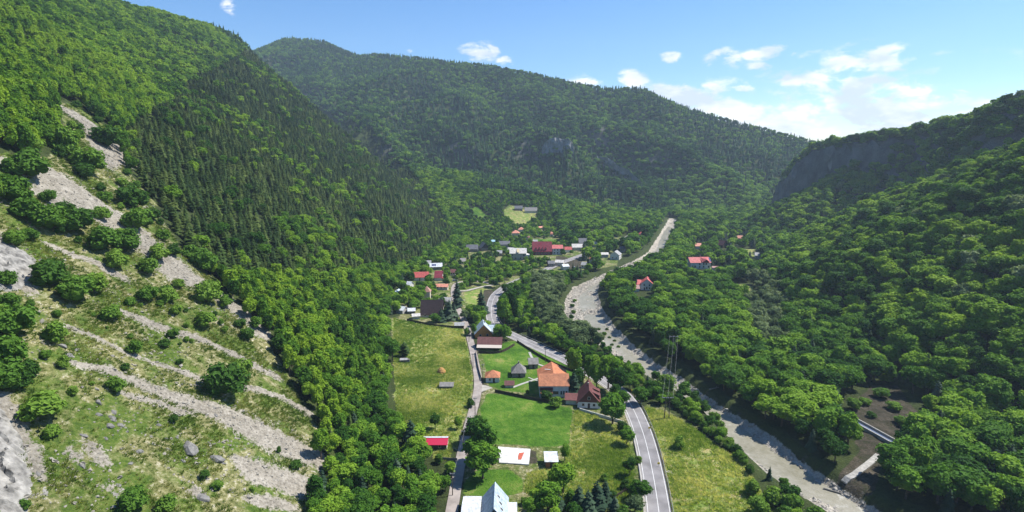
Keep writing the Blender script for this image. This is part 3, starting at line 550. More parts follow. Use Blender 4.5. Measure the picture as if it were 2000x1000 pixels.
    for a, b_, ww, d, h, rh, kd, wl_, rf_, lb in (
        (1252,462,8,6,3,2.4,'hip',white,R_RED,'tiny red roofed house where the far road meets the river trees'),(996,494,11,6,3,2,'x',cream,R_SLAB,'small pale roofed house left of the pale grey villa'),
        (1077,521,12,6,3,1.8,'x',wood_grey,R_DG,'small dark roofed shed in front of the crimson guesthouse'),(1140,524,10,6,3,2,'x',white,R_GREY,'little white house with grey roof at the river spruces'),
        (836,520,10,6,2.6,2,'x',wood_grey,R_GREY,'small grey roofed shed left of the solar panelled house'),(884,538,9,6,2.6,2,'x',white,R_MAR,'small maroon roofed cottage right of the crimson slope'),
        (797,562,9,5,2.4,1.8,'x',white,R_WH,'tiny white roofed shed below the pine wood corner'),(1045,478,9,6,3,2,'x',white,R_GREY,'small grey roofed house left of the crimson guesthouse'),
        (1030,470,8,5,2.8,2,'y',cream,R_MAR,'narrow maroon gabled cottage above the pale grey villa'),(1165,482,12,6,3,1.8,'x',cream,R_SLAB,'pale roofed depot beside the far village road'),
        (1215,492,9,6,3,2.2,'x',grey_wall,R_DG,'small dark grey house behind the white gabled house'),(1075,462,9,6,3,2.4,'hip',white,R_SAL,'small salmon hipped house in the bright upper field'),
        (975,500,10,6,3,2,'x',wood_grey,R_GREY,'grey roofed barn among trees below tall dark gabled house'),(905,516,9,6,2.8,2.2,'x',cream,R_SHG,'small weathered roofed hut at the foot of pine spur'),
        (1480,505,10,7,3,2.2,'x',white,R_GREY,'white walled house with grey roof near the right hillside'),(1445,470,9,6,3,2.4,'x',cream,R_SAL,'small salmon roofed house at the far right clearing')):
        house(a, b_, ww, d, h, rh, kd, wl_, rf_, lb, rz=random.uniform(-25, 25), name='cottage', cat='cottage', wins=((-.4,1,.9,1.1),(.4,1,.9,1.1)))
    # right bank
    t, w_ = house(1263,567,22,9,5.2,3.2,'y',white,R_PINK,'tall white house with coral red roof on the right river bank',rz=-14,wins=((-.45,3.3,.9,1.1),(.45,3.3,.9,1.1),(0,1,.9,1.6),(.5,1,.9,1.3)),door=-.4)
    MB().slab([(-w_/2-3.2,-3.6,3.8),(-w_/2,-3.6,3.8),(-w_/2,3.0,6.0),(-w_/2-3.2,3.0,6.0)],.14).build('side_roof', R_PINK, t); MB().box(-w_/2-3,-3.2,-1,-w_/2-.02,2.8,3.7).build('side_wing', white, t)
    house(1243,570,11,6,2.6,1.8,'x',white,cm('faded_rose_tile',(.38,.22,.2)),'low faded rose roofed annexe left of the coral roofed house',name='annexe',cat='annexe')
    t, w_ = house(1368,525,40,11,5.6,3.6,'x',white,R_PINK,'wide white guesthouse with coral red roof in the right bank clearing',wins=((-.8,1,1.5,1.8),(-.55,1,1.5,1.8),(-.1,3.5,1.2,1.3),(-.1,1,1.2,1.3),(.3,3.5,1.2,1.5),(.55,3.5,1.2,1.5),(.3,1,1.2,1.5),(.8,1,1.2,1.5)),rz=3,chimney=(1.5,.5,11))
    q = MB(); q.slab([(1.0,-6.6,5.9),(4.4,-6.6,8.3),(4.4,0,9.3),(1.0,0,9.3)],.15); q.slab([(7.8,-6.6,5.9),(4.4,-6.6,8.3),(4.4,0,9.3),(7.8,0,9.3)],.15); q.build('cross_roof', R_PINK, t)
    for i in range(6): MB().slab([(w_/2+.6+i*.0-1.6*i+0,-4.9,6.15),(w_/2-.7-1.6*i,-4.9,6.15),(w_/2-.7-1.6*i,-1.0,8.85),(w_/2+.6-1.6*i,-1.0,8.85)],.05).build('solar_panel', cm('solar_blue',(.03,.04,.15),rough=.25), t) if i < 3 else None
    house(1398,528,12,4,2.4,.8,'x',cream,cm('faded_rose_tile',(.38,.22,.2)),'low rose roofed terrace shed at the right end of guesthouse',name='shed',cat='shed')
    house(1346,515,16,3,2.6,.4,'shed',white,R_WH,'long white roofed pergola left of the wide guesthouse',name='pergola',cat='pergola')
    house(1365,486,13,7,3,2.4,'x',white,R_SAL,'orange roofed cottage in the woods behind the guesthouse',name='cottage',cat='cottage')
    house(1416,484,13,8,3.2,4.0,'y',wood_dark,R_MAR,'brown gabled cabin in the woods right of orange cottage',name='cabin',cat='cabin',rz=30)
    # huts near the lane
    t, w_ = house(850,878,44,4.6,2.1,1.2,'x',cm('dark_planks',(.07,.05,.04)),cm('bright_crimson_sheet',(.46,.02,.065),rough=.5),'long hut with bright crimson roof and pale ridge stripe by the lane',name='hut',cat='hut',wins=((-.5,.8,.8,.8),(.4,.8,.8,.8)))
    MB().slab([(-w_/2-.4,-.35,3.34),(w_/2+.4,-.35,3.34),(w_/2+.4,.4,3.42),(-w_/2-.4,.4,3.42)],.05).build('ridge_cap', R_WH, t); MB().box(w_/2+.02,-2.3,-.5,w_/2+.12,2.3,2.1).build('end_wall', white, t)
    house(1077,914,22,4.6,2.4,.5,'shed',brick_red,R_WH,'square rust brown shed with white sheet roof beside the concrete slab',name='shed',cat='shed',door=0)
    house(872,759,24,3.6,1.3,.9,'x',wood_grey,R_SHG,'low grey wooden hay hut in the middle of the meadow',name='hut',cat='hut')
build_houses()
# ------------------------------------------------------------------ the land
def axis(lo, a, b, hi, fine, grow, mx):
    mid_ = list(np.arange(a, b, fine)); l = []; s = fine; x = a
    while x > lo: s = min(s*grow, mx); x -= s; l.append(x)
    r = []; s = fine; x = mid_[-1]
    while x < hi: s = min(s*grow, mx); x += s; r.append(x)
    return np.array(l[::-1]+mid_+r)
XS = axis(-1700, -250, 300, 1900, 1.6, 1.035, 16); YS = axis(-40, 85, 430, 2900, 1.6, 1.022, 14)
GX, GY = np.meshgrid(XS, YS); GZ = land_height(GX, GY); NX, NY = len(XS), len(YS)
def H(x, y):
    x = np.asarray(x, float); y = np.asarray(y, float)
    i = np.clip(np.searchsorted(XS, x)-1, 0, NX-2); j = np.clip(np.searchsorted(YS, y)-1, 0, NY-2)
    a = (x-XS[i])/(XS[i+1]-XS[i]); b = (y-YS[j])/(YS[j+1]-YS[j]); a = np.clip(a, 0, 1); b = np.clip(b, 0, 1)
    return (GZ[j, i]*(1-a)+GZ[j, i+1]*a)*(1-b)+(GZ[j+1, i]*(1-a)+GZ[j+1, i+1]*a)*b
def Hs(x, y): return float(H(x, y))
def grid_mesh(name, X, Y, Z, keep, m):
    ny, nx = X.shape; v = np.stack([X.ravel(), Y.ravel(), Z.ravel()], 1).astype(np.float32)
    i = np.arange(nx*ny).reshape(ny, nx)[:-1, :-1][keep]; f = np.stack([i, i+1, i+nx+1, i+nx], 1)
    used = np.zeros(len(v), bool); used[f.ravel()] = True; new = np.cumsum(used)-1; v = v[used]; f = new[f]
    me = bpy.data.meshes.new(name); me.vertices.add(len(v)); me.vertices.foreach_set('co', v.ravel())
    me.loops.add(f.size); me.loops.foreach_set('vertex_index', f.ravel().astype(np.int32)); me.polygons.add(len(f))
    me.polygons.foreach_set('loop_start', np.arange(0, f.size, 4, dtype=np.int32)); me.polygons.foreach_set('use_smooth', np.ones(len(f), bool))
    me.update(calc_edges=True); me.materials.append(m); o = bpy.data.objects.new(name, me); col.objects.link(o); return o, used
ground, used = grid_mesh('ground', GX, GY, GZ, np.ones((NY-1, NX-1), bool), M['land'])
tag(ground, kind='structure', label='valley ground with meadows, scree slopes and forested mountainsides')
fx, fy = GX.ravel(), GY.ravel(); nearm = (np.abs(fx) < 700) & (fy < 1100); xn, yn = fx[nearm], fy[nearm]
def soft(d, a, b): return sstep(a, b, d)
za = np.zeros((len(fx), 4), np.float32); zb = np.zeros_like(za)
tmp = np.zeros(len(xn)); wob = fbm(xn, yn, 7, 3, 90)*1.2
for s in SCREE_W:
    for i in range(len(s)-1):
        d, ex = seg_dist(xn, yn, s[i:i+2]); tmp = np.maximum(tmp, np.clip(.5+.5*(ex[0]-d-wob*.8)/(ex[0]*.6+.6), 0, 1))
za[nearm, 0] = tmp
LAWN_D = np.max([sdist(xn, yn, p) for p in LAWN], 0); za[nearm, 1] = soft(LAWN_D+wob*.9, -1.8, 1.8)
HAY_D = np.max([sdist(xn, yn, p) for p in HAY], 0); za[nearm, 2] = soft(HAY_D+wob*.8, -1.6, 1.6)
RV_D = sdist(xn, yn, RIVER); zb[nearm, 0] = soft(RV_D+wob*.7, -.7, 1.5)
e = np.max([sdist(xn, yn, p) for p in YARD+[BARE]], 0)
for pl, hw in ((MAIN_ROAD, 4.0), (LANE, 2.0), (TRACK, 1.8)):
    d, _ = seg_dist(xn, yn, pl); e = np.maximum(e, hw-d)
EARTH_D = e; zb[nearm, 1] = soft(e+wob*.5, -1.2, 1.2)
OP_D = sdist(xn, yn, OPEN); zb[nearm, 2] = np.maximum(soft(OP_D+wob*2, -3, 2), .8*soft(np.max([sdist(xn, yn, p) for p in NOTREE+[VILLAGE]], 0)+wob*2, -3, 3))
for nm, arr in (('zone_a', za), ('zone_b', zb)):
    at_ = ground.data.color_attributes.new(nm, 'FLOAT_COLOR', 'POINT'); arr[:, 3] = 1; at_.data.foreach_set('color', arr.ravel())

# ------------------------------------------------------------------ river water
mw = bpy.data.materials.new('river_water'); mw.use_nodes = True; t = mw.node_tree; b = t.nodes['Principled BSDF']
g = nd(t, 'ShaderNodeNewGeometry')
def wn(s, d, sc=(1, 1, 1)):
    mp_ = nd(t, 'ShaderNodeMapping'); mp_.inputs['Scale'].default_value = sc; t.links.new(g.outputs['Position'], mp_.inputs[0])
    n = nd(t, 'ShaderNodeTexNoise'); n.inputs['Scale'].default_value = s; n.inputs['Detail'].default_value = d; n.inputs['Roughness'].default_value = .65; t.links.new(mp_.outputs[0], n.inputs['Vector']); return n.outputs[0]
r = nd(t, 'ShaderNodeValToRGB'); e_ = r.color_ramp.elements; e_[0].position = .35; e_[0].color = (.165, .155, .10, 1); e_[1].position = .62; e_[1].color = (.29, .272, .215, 1)
k = e_.new(.74); k.color = (.52, .51, .47, 1)
t.links.new(math_n(t, 'ADD', math_n(t, 'MULTIPLY', wn(.03, 3), .55), math_n(t, 'MULTIPLY', wn(.55, 6), .5)), r.inputs[0]); t.links.new(r.outputs[0], b.inputs['Base Color'])
b.inputs['Roughness'].default_value = .3; b.inputs['Specular IOR Level'].default_value = .3
bp = nd(t, 'ShaderNodeBump'); bp.inputs['Strength'].default_value = .55; bp.inputs['Distance'].default_value = .25; t.links.new(wn(1.1, 5), bp.inputs['Height']); t.links.new(bp.outputs[0], b.inputs['Normal'])
rv = np.full(GX.shape, -99.0).ravel(); rv[nearm] = RV_D; rv = rv.reshape(GX.shape)
keep = (rv[:-1, :-1] > -3) & (rv[1:, 1:] > -3)
water, _ = grid_mesh('river_water', GX, GY, -2.78+.004*np.maximum(GY-300, 0), keep, mw); tag(water, kind='structure', label='shallow grey brown river water running between gravel bars')

# ------------------------------------------------------------------ roads
M['asphalt'] = mat('asphalt', (.215, .205, .205), .9, .2, (.22, .24)); M['lane'] = mat('lane_surface', (.29, .255, .23), .95, .15, (.3, .25))
M['paint'] = mat('road_paint', (.58, .58, .56), .7, .3, (1.5, .12)); M['track'] = mat('track_gravel', (.34, .32, .28), .95, .1, (.6, .2))
def ribbon(name, pl, a, b, dz, m, rows=3, label=None, dash=None, parent=None):
    p = np.asarray(pl)[:, :2]; tn = np.gradient(p, axis=0); tn /= np.hypot(tn[:, 0], tn[:, 1])[:, None]; nn = np.stack([tn[:, 1], -tn[:, 0]], 1)
    zc = np.array([road_z(x, y) for x, y in p]); v = []; f = []
    for i in range(len(p)):
        for j in range(rows): o = a+(b-a)*j/(rows-1); v.append((p[i, 0]+nn[i, 0]*o, p[i, 1]+nn[i, 1]*o, zc[i]+dz))
    for i in range(len(p)-1):
        if dash and (i % dash[1]) >= dash[0]: continue
        for j in range(rows-1): q = i*rows+j; f.append((q, q+1, q+rows+1, q+rows))
    o = mesh_obj(name, v, f, m, parent); 
    return tag(o, kind=None if parent else 'structure', label=label)
road = ribbon('road', MAIN_ROAD, -3.6, 3.6, .02, M['asphalt'], 5, 'grey asphalt main road winding through the valley')
ribbon('road_marking', MAIN_ROAD, -3.18, -3.0, .035, M['paint'], 2, parent=road)
ribbon('road_marking', MAIN_ROAD, 3.0, 3.18, .035, M['paint'], 2, parent=road)
ribbon('road_marking', MAIN_ROAD, -.09, .09, .035, M['paint'], 2, parent=road)
ribbon('road_shoulder', MAIN_ROAD[:60], -4.3, -3.62, .0, M['track'], 2, 'pale gravel verge along the main road')
ribbon('village_lane', LANE, -1.75, 1.75, .02, M['lane'], 3, 'narrow pinkish grey village lane beside the hay meadow')
ribbon('footpath', TRACK, -1.5, 1.5, .03, M['track'], 3, 'pale dirt track joining lane and main road')

# ------------------------------------------------------------------ plants
def unit(v): return v/np.maximum(np.linalg.norm(v, axis=-1, keepdims=True), 1e-9)
def quads(P_, Nn, S, rg, asp=.75):
    """small leaf sprays at points P_ facing Nn"""
    n = len(P_); u = unit(np.cross(Nn, rg.normal(size=(n, 3)))); w_ = np.cross(Nn, u); S = S[:, None]
    bend = Nn*S*.18
    v = np.stack([P_-u*S*.5-bend, P_-w_*S*.5*asp, P_+u*S*.5-bend, P_+w_*S*.5*asp], 1).reshape(-1, 3)
    f = np.arange(4*n).reshape(-1, 4); return v, f
def ico(c, r, n1=5, n2=7, rg=None, j=.15):
    v = [(0, 0, 1)]+[(math.sin(math.pi*i/n1)*math.cos(2*math.pi*(k+.5*i)/n2), math.sin(math.pi*i/n1)*math.sin(2*math.pi*(k+.5*i)/n2), math.cos(math.pi*i/n1)) for i in range(1, n1) for k in range(n2)]+[(0, 0, -1)]
    v = np.array(v); 
    if rg is not None: v = v*(1+rg.uniform(-j, j, len(v)))[:, None]
    v = v*np.array(r)+np.array(c); f = []
    for k in range(n2): f.append((0, 1+k, 1+(k+1) % n2)); f.append((len(v)-1, len(v)-2-k, len(v)-2-(k+1) % n2))
    for i in range(n1-2):
        for k in range(n2): a = 1+i*n2+k; b_ = 1+i*n2+(k+1) % n2; f.append((a, a+n2, b_+n2, b_))
    return v, f
def broad_crown(seed, leaves, size, w_=3.3, h=8.6, base=1.4, lobes=11, open_=.12):
    rg = np.random.default_rng(seed); V = []; F = []; n = 0
    zc = (h+base)/2; rz = (h-base)/2
    cs = [np.array([0, 0, zc]), ]; rs = [np.array([w_*.66, w_*.66, rz*.78])]
    for i in range(lobes):
        th = rg.uniform(0, 6.28)+i*2.4; ph = rg.uniform(-.75, 1)
        rr = math.sqrt(max(0, 1-ph*ph*.8)); c = np.array([math.cos(th)*rr*w_*.58, math.sin(th)*rr*w_*.58, zc+ph*rz*.62])
        cs.append(c); q = rg.uniform(.30, .50); rs.append(np.array([w_*q, w_*q, rz*q*.85]))
    for c, r_ in zip(cs, rs):
        v, f = ico(c, r_*.80, 4, 6, rg, .22); V.append(v); F += [tuple(i+n for i in q) for q in f]; n += len(v)
    area = np.array([r_[0]*r_[2] for r_ in rs]); cnt = np.maximum(6, (leaves*area/area.sum())).astype(int)
    for c, r_, k in zip(cs, rs, cnt):
        d = unit(rg.normal(size=(k, 3))); d[:, 2] = np.where(d[:, 2] < -.35, -d[:, 2], d[:, 2])
        p = c+d*r_*rg.uniform(.78, 1.16, k)[:, None]; nn = unit(d*1.0+rg.normal(size=(k, 3))*.45+np.array([0, 0, .35]))
        v, f = quads(p, nn, size*rg.uniform(.6, 1.4, k), rg); V.append(v); F += [tuple(int(i)+n for i in q) for q in f]; n += len(v)
    return np.concatenate(V), F
def needle_crown(seed, layers, per, h=14, w_=2.3, base=1.6, pine=False):
    rg = np.random.default_rng(seed); V = []; F = []; n = 0
    v = []; m = 7
    for i, (z, r_) in enumerate(((base, w_*.42), (h*.45, w_*.34), (h*.97, .05))):
        for k in range(m): v.append((math.cos(6.283*k/m)*r_, math.sin(6.283*k/m)*r_, z))
    f = [(i*m+k, i*m+(k+1) % m, (i+1)*m+(k+1) % m, (i+1)*m+k) for i in range(2) for k in range(m)]; V.append(np.array(v)); F += f; n = len(v)
    for i in range(layers):
        t_ = i/(layers-1); z = base+(h*.985-base)*t_**.92
        r_ = w_*((1-t_)**(.5 if pine else .75)+.04)*(1 if not pine else min(1, .55+t_*2.2)*(.82+.36*rg.random())); k = max(4, int(per*(1-t_*.55)))
        for q in range(k):
            a = 6.283*(q+rg.random()*.8)/k+i*1.7; l = r_*rg.uniform(.68, 1.18); dr = l*rg.uniform(.25, .5)*(1 if not pine else .1); ww = l*rg.uniform(.34, .5)+.08
            ca, sa_ = math.cos(a), math.sin(a); zt = z+rg.uniform(-.2, .2); lift = .35 if pine else .22
            pts = [(0, 0, zt+lift*l*.6), (ca*l*.6-sa_*ww, sa_*l*.6+ca*ww, zt-dr*.55), (ca*l, sa_*l, zt-dr), (ca*l*.6+sa_*ww, sa_*l*.6-ca*ww, zt-dr*.55), (ca*l*.5, sa_*l*.5, zt+lift*l*.25)]
            V.append(np.array(pts)); F += [(n, n+1, n+4), (n+1, n+2, n+4), (n+2, n+3, n+4), (n+3, n, n+4)]; n += 5
    return np.concatenate(V), F
def trunk(h, r_, limbs=4, seed=0):
    rg = random.Random(seed); mb = MB(); mb.bar((0, 0, -.6), (rg.uniform(-.1, .1), rg.uniform(-.1, .1), h*.5), r_, r_*.6); mb.bar((0, 0, h*.48), (.1, .1, h*.8), r_*.62, r_*.2)
    for i in range(limbs):
        a = 6.28*i/limbs+rg.random(); z = h*rg.uniform(.22, .5); mb.bar((0, 0, z), (math.cos(a)*h*.22, math.sin(a)*h*.22, z+h*.2), r_*.35, r_*.12, 5)
    return mb
def to_mesh(name, v, f, m):
    me = bpy.data.meshes.new(name); me.from_pydata(v.tolist() if hasattr(v, 'tolist') else v, [], [tuple(map(int, q)) for q in f]); me.materials.append(m); me.update(); return me

def stuff_field(name, protos, mats, pts, scl, rot, var, label, tilt=None):
    """many small plants or stones as one object: the shapes sit in its own mesh and a node tree sets them on its points"""
    v = []; f = []; pk = []; mi = []; n = 0
    for k, (pv, pf, m) in enumerate(protos):
        v.append(np.asarray(pv, float)); f += [tuple(int(i)+n for i in q) for q in pf]; mi += [m]*len(pf); pk += [k]*len(pv); n += len(pv)
    v.append(pts); npt = len(pts); pk += [-1]*npt
    o = mesh_obj(name, np.concatenate(v).tolist(), f, mats, midx=mi); me = o.data
    def attr(nm, ty, arr, dflt):
        a = me.attributes.new(nm, ty, 'POINT'); full = np.concatenate([np.repeat(np.atleast_2d(dflt), n, 0), arr.reshape(npt, -1)]) if ty == 'FLOAT_VECTOR' else np.concatenate([np.full(n, dflt), arr])
        a.data.foreach_set('vector' if ty == 'FLOAT_VECTOR' else 'value', full.astype(np.int32 if ty == 'INT' else np.float32).ravel())
    a = me.attributes.new('shape_index', 'INT', 'POINT'); a.data.foreach_set('value', np.array(pk, np.int32))
    attr('spin', 'FLOAT_VECTOR', rot, (0, 0, 0)); attr('size', 'FLOAT_VECTOR', scl, (1, 1, 1)); attr('choice', 'INT', var, 0)
    gt = bpy.data.node_groups.new(name, 'GeometryNodeTree'); gt.interface.new_socket('Geometry', in_out='INPUT', socket_type='NodeSocketGeometry'); gt.interface.new_socket('Geometry', in_out='OUTPUT', socket_type='NodeSocketGeometry')
    gi = gt.nodes.new('NodeGroupInput'); go = gt.nodes.new('NodeGroupOutput'); jn = gt.nodes.new('GeometryNodeJoinGeometry')
    def na(nm, ty): q = gt.nodes.new('GeometryNodeInputNamedAttribute'); q.data_type = ty; q.inputs[0].default_value = nm; return next(s for s in q.outputs if s.enabled and s.name == 'Attribute')
    def eq(nm, val):
        c = gt.nodes.new('FunctionNodeCompare'); c.data_type = 'INT'; c.operation = 'EQUAL'; ins = [s for s in c.inputs if s.enabled]; gt.links.new(na(nm, 'INT'), ins[0]); ins[1].default_value = val; return c.outputs[0]
    def sep(src, cond): q = gt.nodes.new('GeometryNodeSeparateGeometry'); q.domain = 'POINT'; gt.links.new(src, q.inputs[0]); gt.links.new(cond, q.inputs[1]); return q.outputs[0]
    ptg = sep(gi.outputs[0], eq('shape_index', -1))
    for k in range(len(protos)):
        sh = sep(gi.outputs[0], eq('shape_index', k)); ip = gt.nodes.new('GeometryNodeInstanceOnPoints'); gt.links.new(ptg, ip.inputs['Points']); gt.links.new(sh, ip.inputs['Instance'])
        gt.links.new(eq('choice', k), ip.inputs['Selection']); gt.links.new(na('spin', 'FLOAT_VECTOR'), ip.inputs['Rotation']); gt.links.new(na('size', 'FLOAT_VECTOR'), ip.inputs['Scale']); gt.links.new(ip.outputs[0], jn.inputs[0])
    gt.links.new(jn.outputs[0], go.inputs[0]); md = o.modifiers.new('set out', 'NODES'); md.node_group = gt
    return tag(o, label, None, None, 'stuff')

BROAD = [broad_crown(s, 900, .68, lobes=12+s % 3) for s in range(4)]+[broad_crown(10+s, 760, .62, w_=2.7, h=9.4, base=1.2, lobes=11) for s in range(3)]
BROAD_F = [broad_crown(20+s, 230, 1.15, lobes=8) for s in range(4)]
BUSHV = [broad_crown(40+s, 620, .8, w_=3.9, h=6.4, base=-.4, lobes=12) for s in range(3)]
PINE = [needle_crown(60+s, 13, 9, h=11.5, w_=2.9, pine=(s % 2 == 0)) for s in range(4)]
PINE_F = [needle_crown(80+s, 7, 6, h=12, w_=2.8) for s in range(3)]
# ------------------------------------------------------------------ forest planting
CAMP = np.array([0, 0, CAM_H])
def visible(x, y, z, tol=14):
    ok = np.ones(len(x), bool)
    for t_ in np.concatenate([np.linspace(.12, .9, 40), np.linspace(.91, .985, 12)]):
        ok &= H(x*t_, y*t_) < (CAM_H+(z+tol-CAM_H)*t_)+1.5
    return ok
def jgrid(x0, x1, y0, y1, s, rg):
    a, b_ = np.meshgrid(np.arange(x0, x1, s), np.arange(y0, y1, s*.87)); a = a+(np.arange(b_.shape[0]) % 2)[:, None]*s*.5
    x = (a+rg.uniform(-.36, .36, a.shape)*s).ravel(); y = (b_+rg.uniform(-.36, .36, a.shape)*s).ravel(); return x, y
CONZ = wpoly([(245,265),(300,225),(380,150),(480,104),(560,160),(640,215),(700,255),(760,297),(830,370),(862,418),(885,455),(880,478),(830,505),(760,530),(700,548),(600,556),(520,556),(450,560),(425,540),(370,500),(330,445),(300,395),(255,320)])
CONZ2 = wpoly([(300,60),(380,80),(480,108),(380,160),(300,200),(240,180),(270,120)])
WILLOW = [wpoly(p) for p in ([(1455,545),(1500,540),(1530,600),(1545,700),(1500,700),(1450,650)],[(1040,545),(1100,555),(1098,600),(1110,655),(1060,650),(1040,600)],[(1060,590),(1110,600),(1170,680),(1120,690)])]
SPRUCE = [wpoly(p) for p in ([(855,600),(915,600),(915,634),(850,632)],[(1385,490),(1425,495),(1420,522),(1388,520)],[(1440,498),(1490,498),(1490,530),(1440,525)],[(1480,450),(1380,440),(1330,480),(1420,500)],[(1020,960),(1200,965),(1200,1010),(1020,1010)])]
def zone(x, y, z):
    """how close to each clearing"""
    n = len(x); d = {}
    d['river'] = sdist(x, y, RIVER); d['clear'] = np.max([sdist(x, y, p) for p in LAWN+HAY+YARD+[BARE]+NOTREE], 0)
    d['open'] = sdist(x, y, OPEN); rd = np.full(n, 1e3)
    for pl, hw in ((MAIN_ROAD, 4.6), (LANE, 3.0), (TRACK, 2.5)):
        q, _ = seg_dist(x, y, pl[::3]); rd = np.minimum(rd, q-hw)
    d['road'] = rd; hd = np.full(n, 1e3)
    for hx, hy, hr, hz in PADS: hd = np.minimum(hd, np.hypot(x-hx, y-hy)-hr)
    # gardens in front of the houses hold only low plants
    for hx, hy, hr, hz in PADS:
        L_ = math.hypot(hx, hy); ux, uy = hx/L_, hy/L_; t_ = (hx-x)*ux+(hy-y)*uy; c_ = np.abs((x-hx)*uy-(y-hy)*ux)
        hd = np.where((t_ > 0) & (t_ < hr+(GARD if hy < 380 else (50 if hx > 80 else 28))) & (c_ < hr*(.85 if hx < 80 else 1.3)), -1, hd)
    d['house'] = hd; return d
GARD = 15
T = []      # x, y, z, kind, height, width factor, region
def plant(x0, x1, y0, y1, s, seed, cond=None):
    rg = np.random.default_rng(seed); x, y = jgrid(x0, x1, y0, y1, s, rg); z = H(x, y)
    px, py, d = proj(x, y, z); m = (d > 20) & (px > -220) & (px < 2220) & (py > -260) & (py < 1250)
    if cond is not None: m &= cond(x, y)
    x, y, z = x[m], y[m], z[m]; m = visible(x, y, z); x, y, z = x[m], y[m], z[m]
    g = 1.5; slope = np.hypot(H(x+g, y)-H(x-g, y), H(x, y+g)-H(x, y-g))/(2*g)
    zo = zone(x, y, z); rnd = rg.random(len(x))
    left_b = sstep(-40, -60, x)
    keep = (zo['river'] < np.where(x > 60, -3.8, -2.6)) & (zo['clear'] < -2.4) & (zo['road'] > 1.6) & (zo['house'] > 1.0) & (slope < np.where((y > 900) | ((x > 250) & (y > 380)), 2.6, 1.45)) & (zo['open'] < -1.5)
    x, y, z, rnd, rvd = x[keep], y[keep], z[keep], rnd[keep], zo['river'][keep]
    vil = inside(x, y, VILLAGE)&(rg.random(len(x)) < .30); x, y, z, rnd, rvd = x[~vil], y[~vil], z[~vil], rnd[~vil], rvd[~vil]
    inc = inside(x, y, CONZ); inc2 = inside(x, y, CONZ2)
    wl = np.any([inside(x, y, p) for p in WILLOW], 0); sp = np.any([inside(x, y, p) for p in SPRUCE], 0)
    for i in range(len(x)):
        X_, Y_, Z_ = x[i], y[i], z[i]; h = rg.uniform(.8, 1.25); wf = rg.uniform(.85, 1.2)
        pat = rnd[i]
        if inc[i]: bp_ = .035+.4*sstep(.22, .6, float(fbm(np.array([X_]), np.array([Y_]), 55, 2, 200)[0])); kind = 'pine' if pat > bp_ else 'broad'; wf *= rg.uniform(.85, 1.35); H_ = 8.8*h*rg.uniform(.75, 1.15) if kind == 'pine' else 8.5*h; reg = 'spur'
        elif inc2[i]: kind = 'pine' if pat > .5 else 'broad'; H_ = 10*h; reg = 'spur'
        elif Y_ > 930 or (Y_ > 880 and X_ > -60): 
            kind = 'pine' if pat > .58-.25*math.sin(X_/90+Y_/140) else 'broad'; H_ = (14*h if kind == 'pine' else 10*h); reg = 'far'; wf *= 1.25
        elif X_ < -55 and Z_ > 6: kind = 'broad' if pat > .03 else 'pine'; H_ = (8.4 if Y_ < 330 and Z_ < 60 else 9.5)*h; wf *= .82 if Y_ < 430 else 1; reg = 'lefthill'
        elif X_ > 120 and Z_ > 8: kind = 'broad' if pat > .035 else 'willow'; H_ = 11.3*h*rg.uniform(.8, 1.15); wf *= rg.uniform(.95, 1.25); reg = 'righthill'
        else:
            kind = 'broad' if pat > .12 else 'spruce'; H_ = 8.0*h; reg = 'valley'
            lb_ = Y_ < 330 and X_ < np.interp(Y_, FLOW[::-1, 1], FLOW[::-1, 0])
            if lb_ and X_ > 35 and rvd[i] > -22: H_ *= .66
            if X_ > 60 and not lb_: H_ *= 1.35 if rvd[i] < -9 else 1.1; wf *= 1.05
            if wl[i]: kind = 'willow'; H_ = 8*h
            if sp[i] and pat > .35: kind = 'spruce'; H_ = 9*h
            if kind == 'broad' and -60 < X_ < 60: H_ *= .85 if Y_ < 430 else .72
        T.append((X_, Y_, Z_, kind, H_, wf, reg))
plant(-260, 320, 60, 430, 4.4, 101, lambda x, y: (x < 60))
plant(60, 420, 60, 520, 6.5, 102)
plant(-620, 60, 430, 940, 4.5, 103); plant(-620, -260, 60, 430, 5.8, 104); plant(60, 800, 520, 940, 7.0, 105)
plant(-1300, 1500, 940, 2700, 8.6, 106)
T0 = len(T)
print('planted', T0)
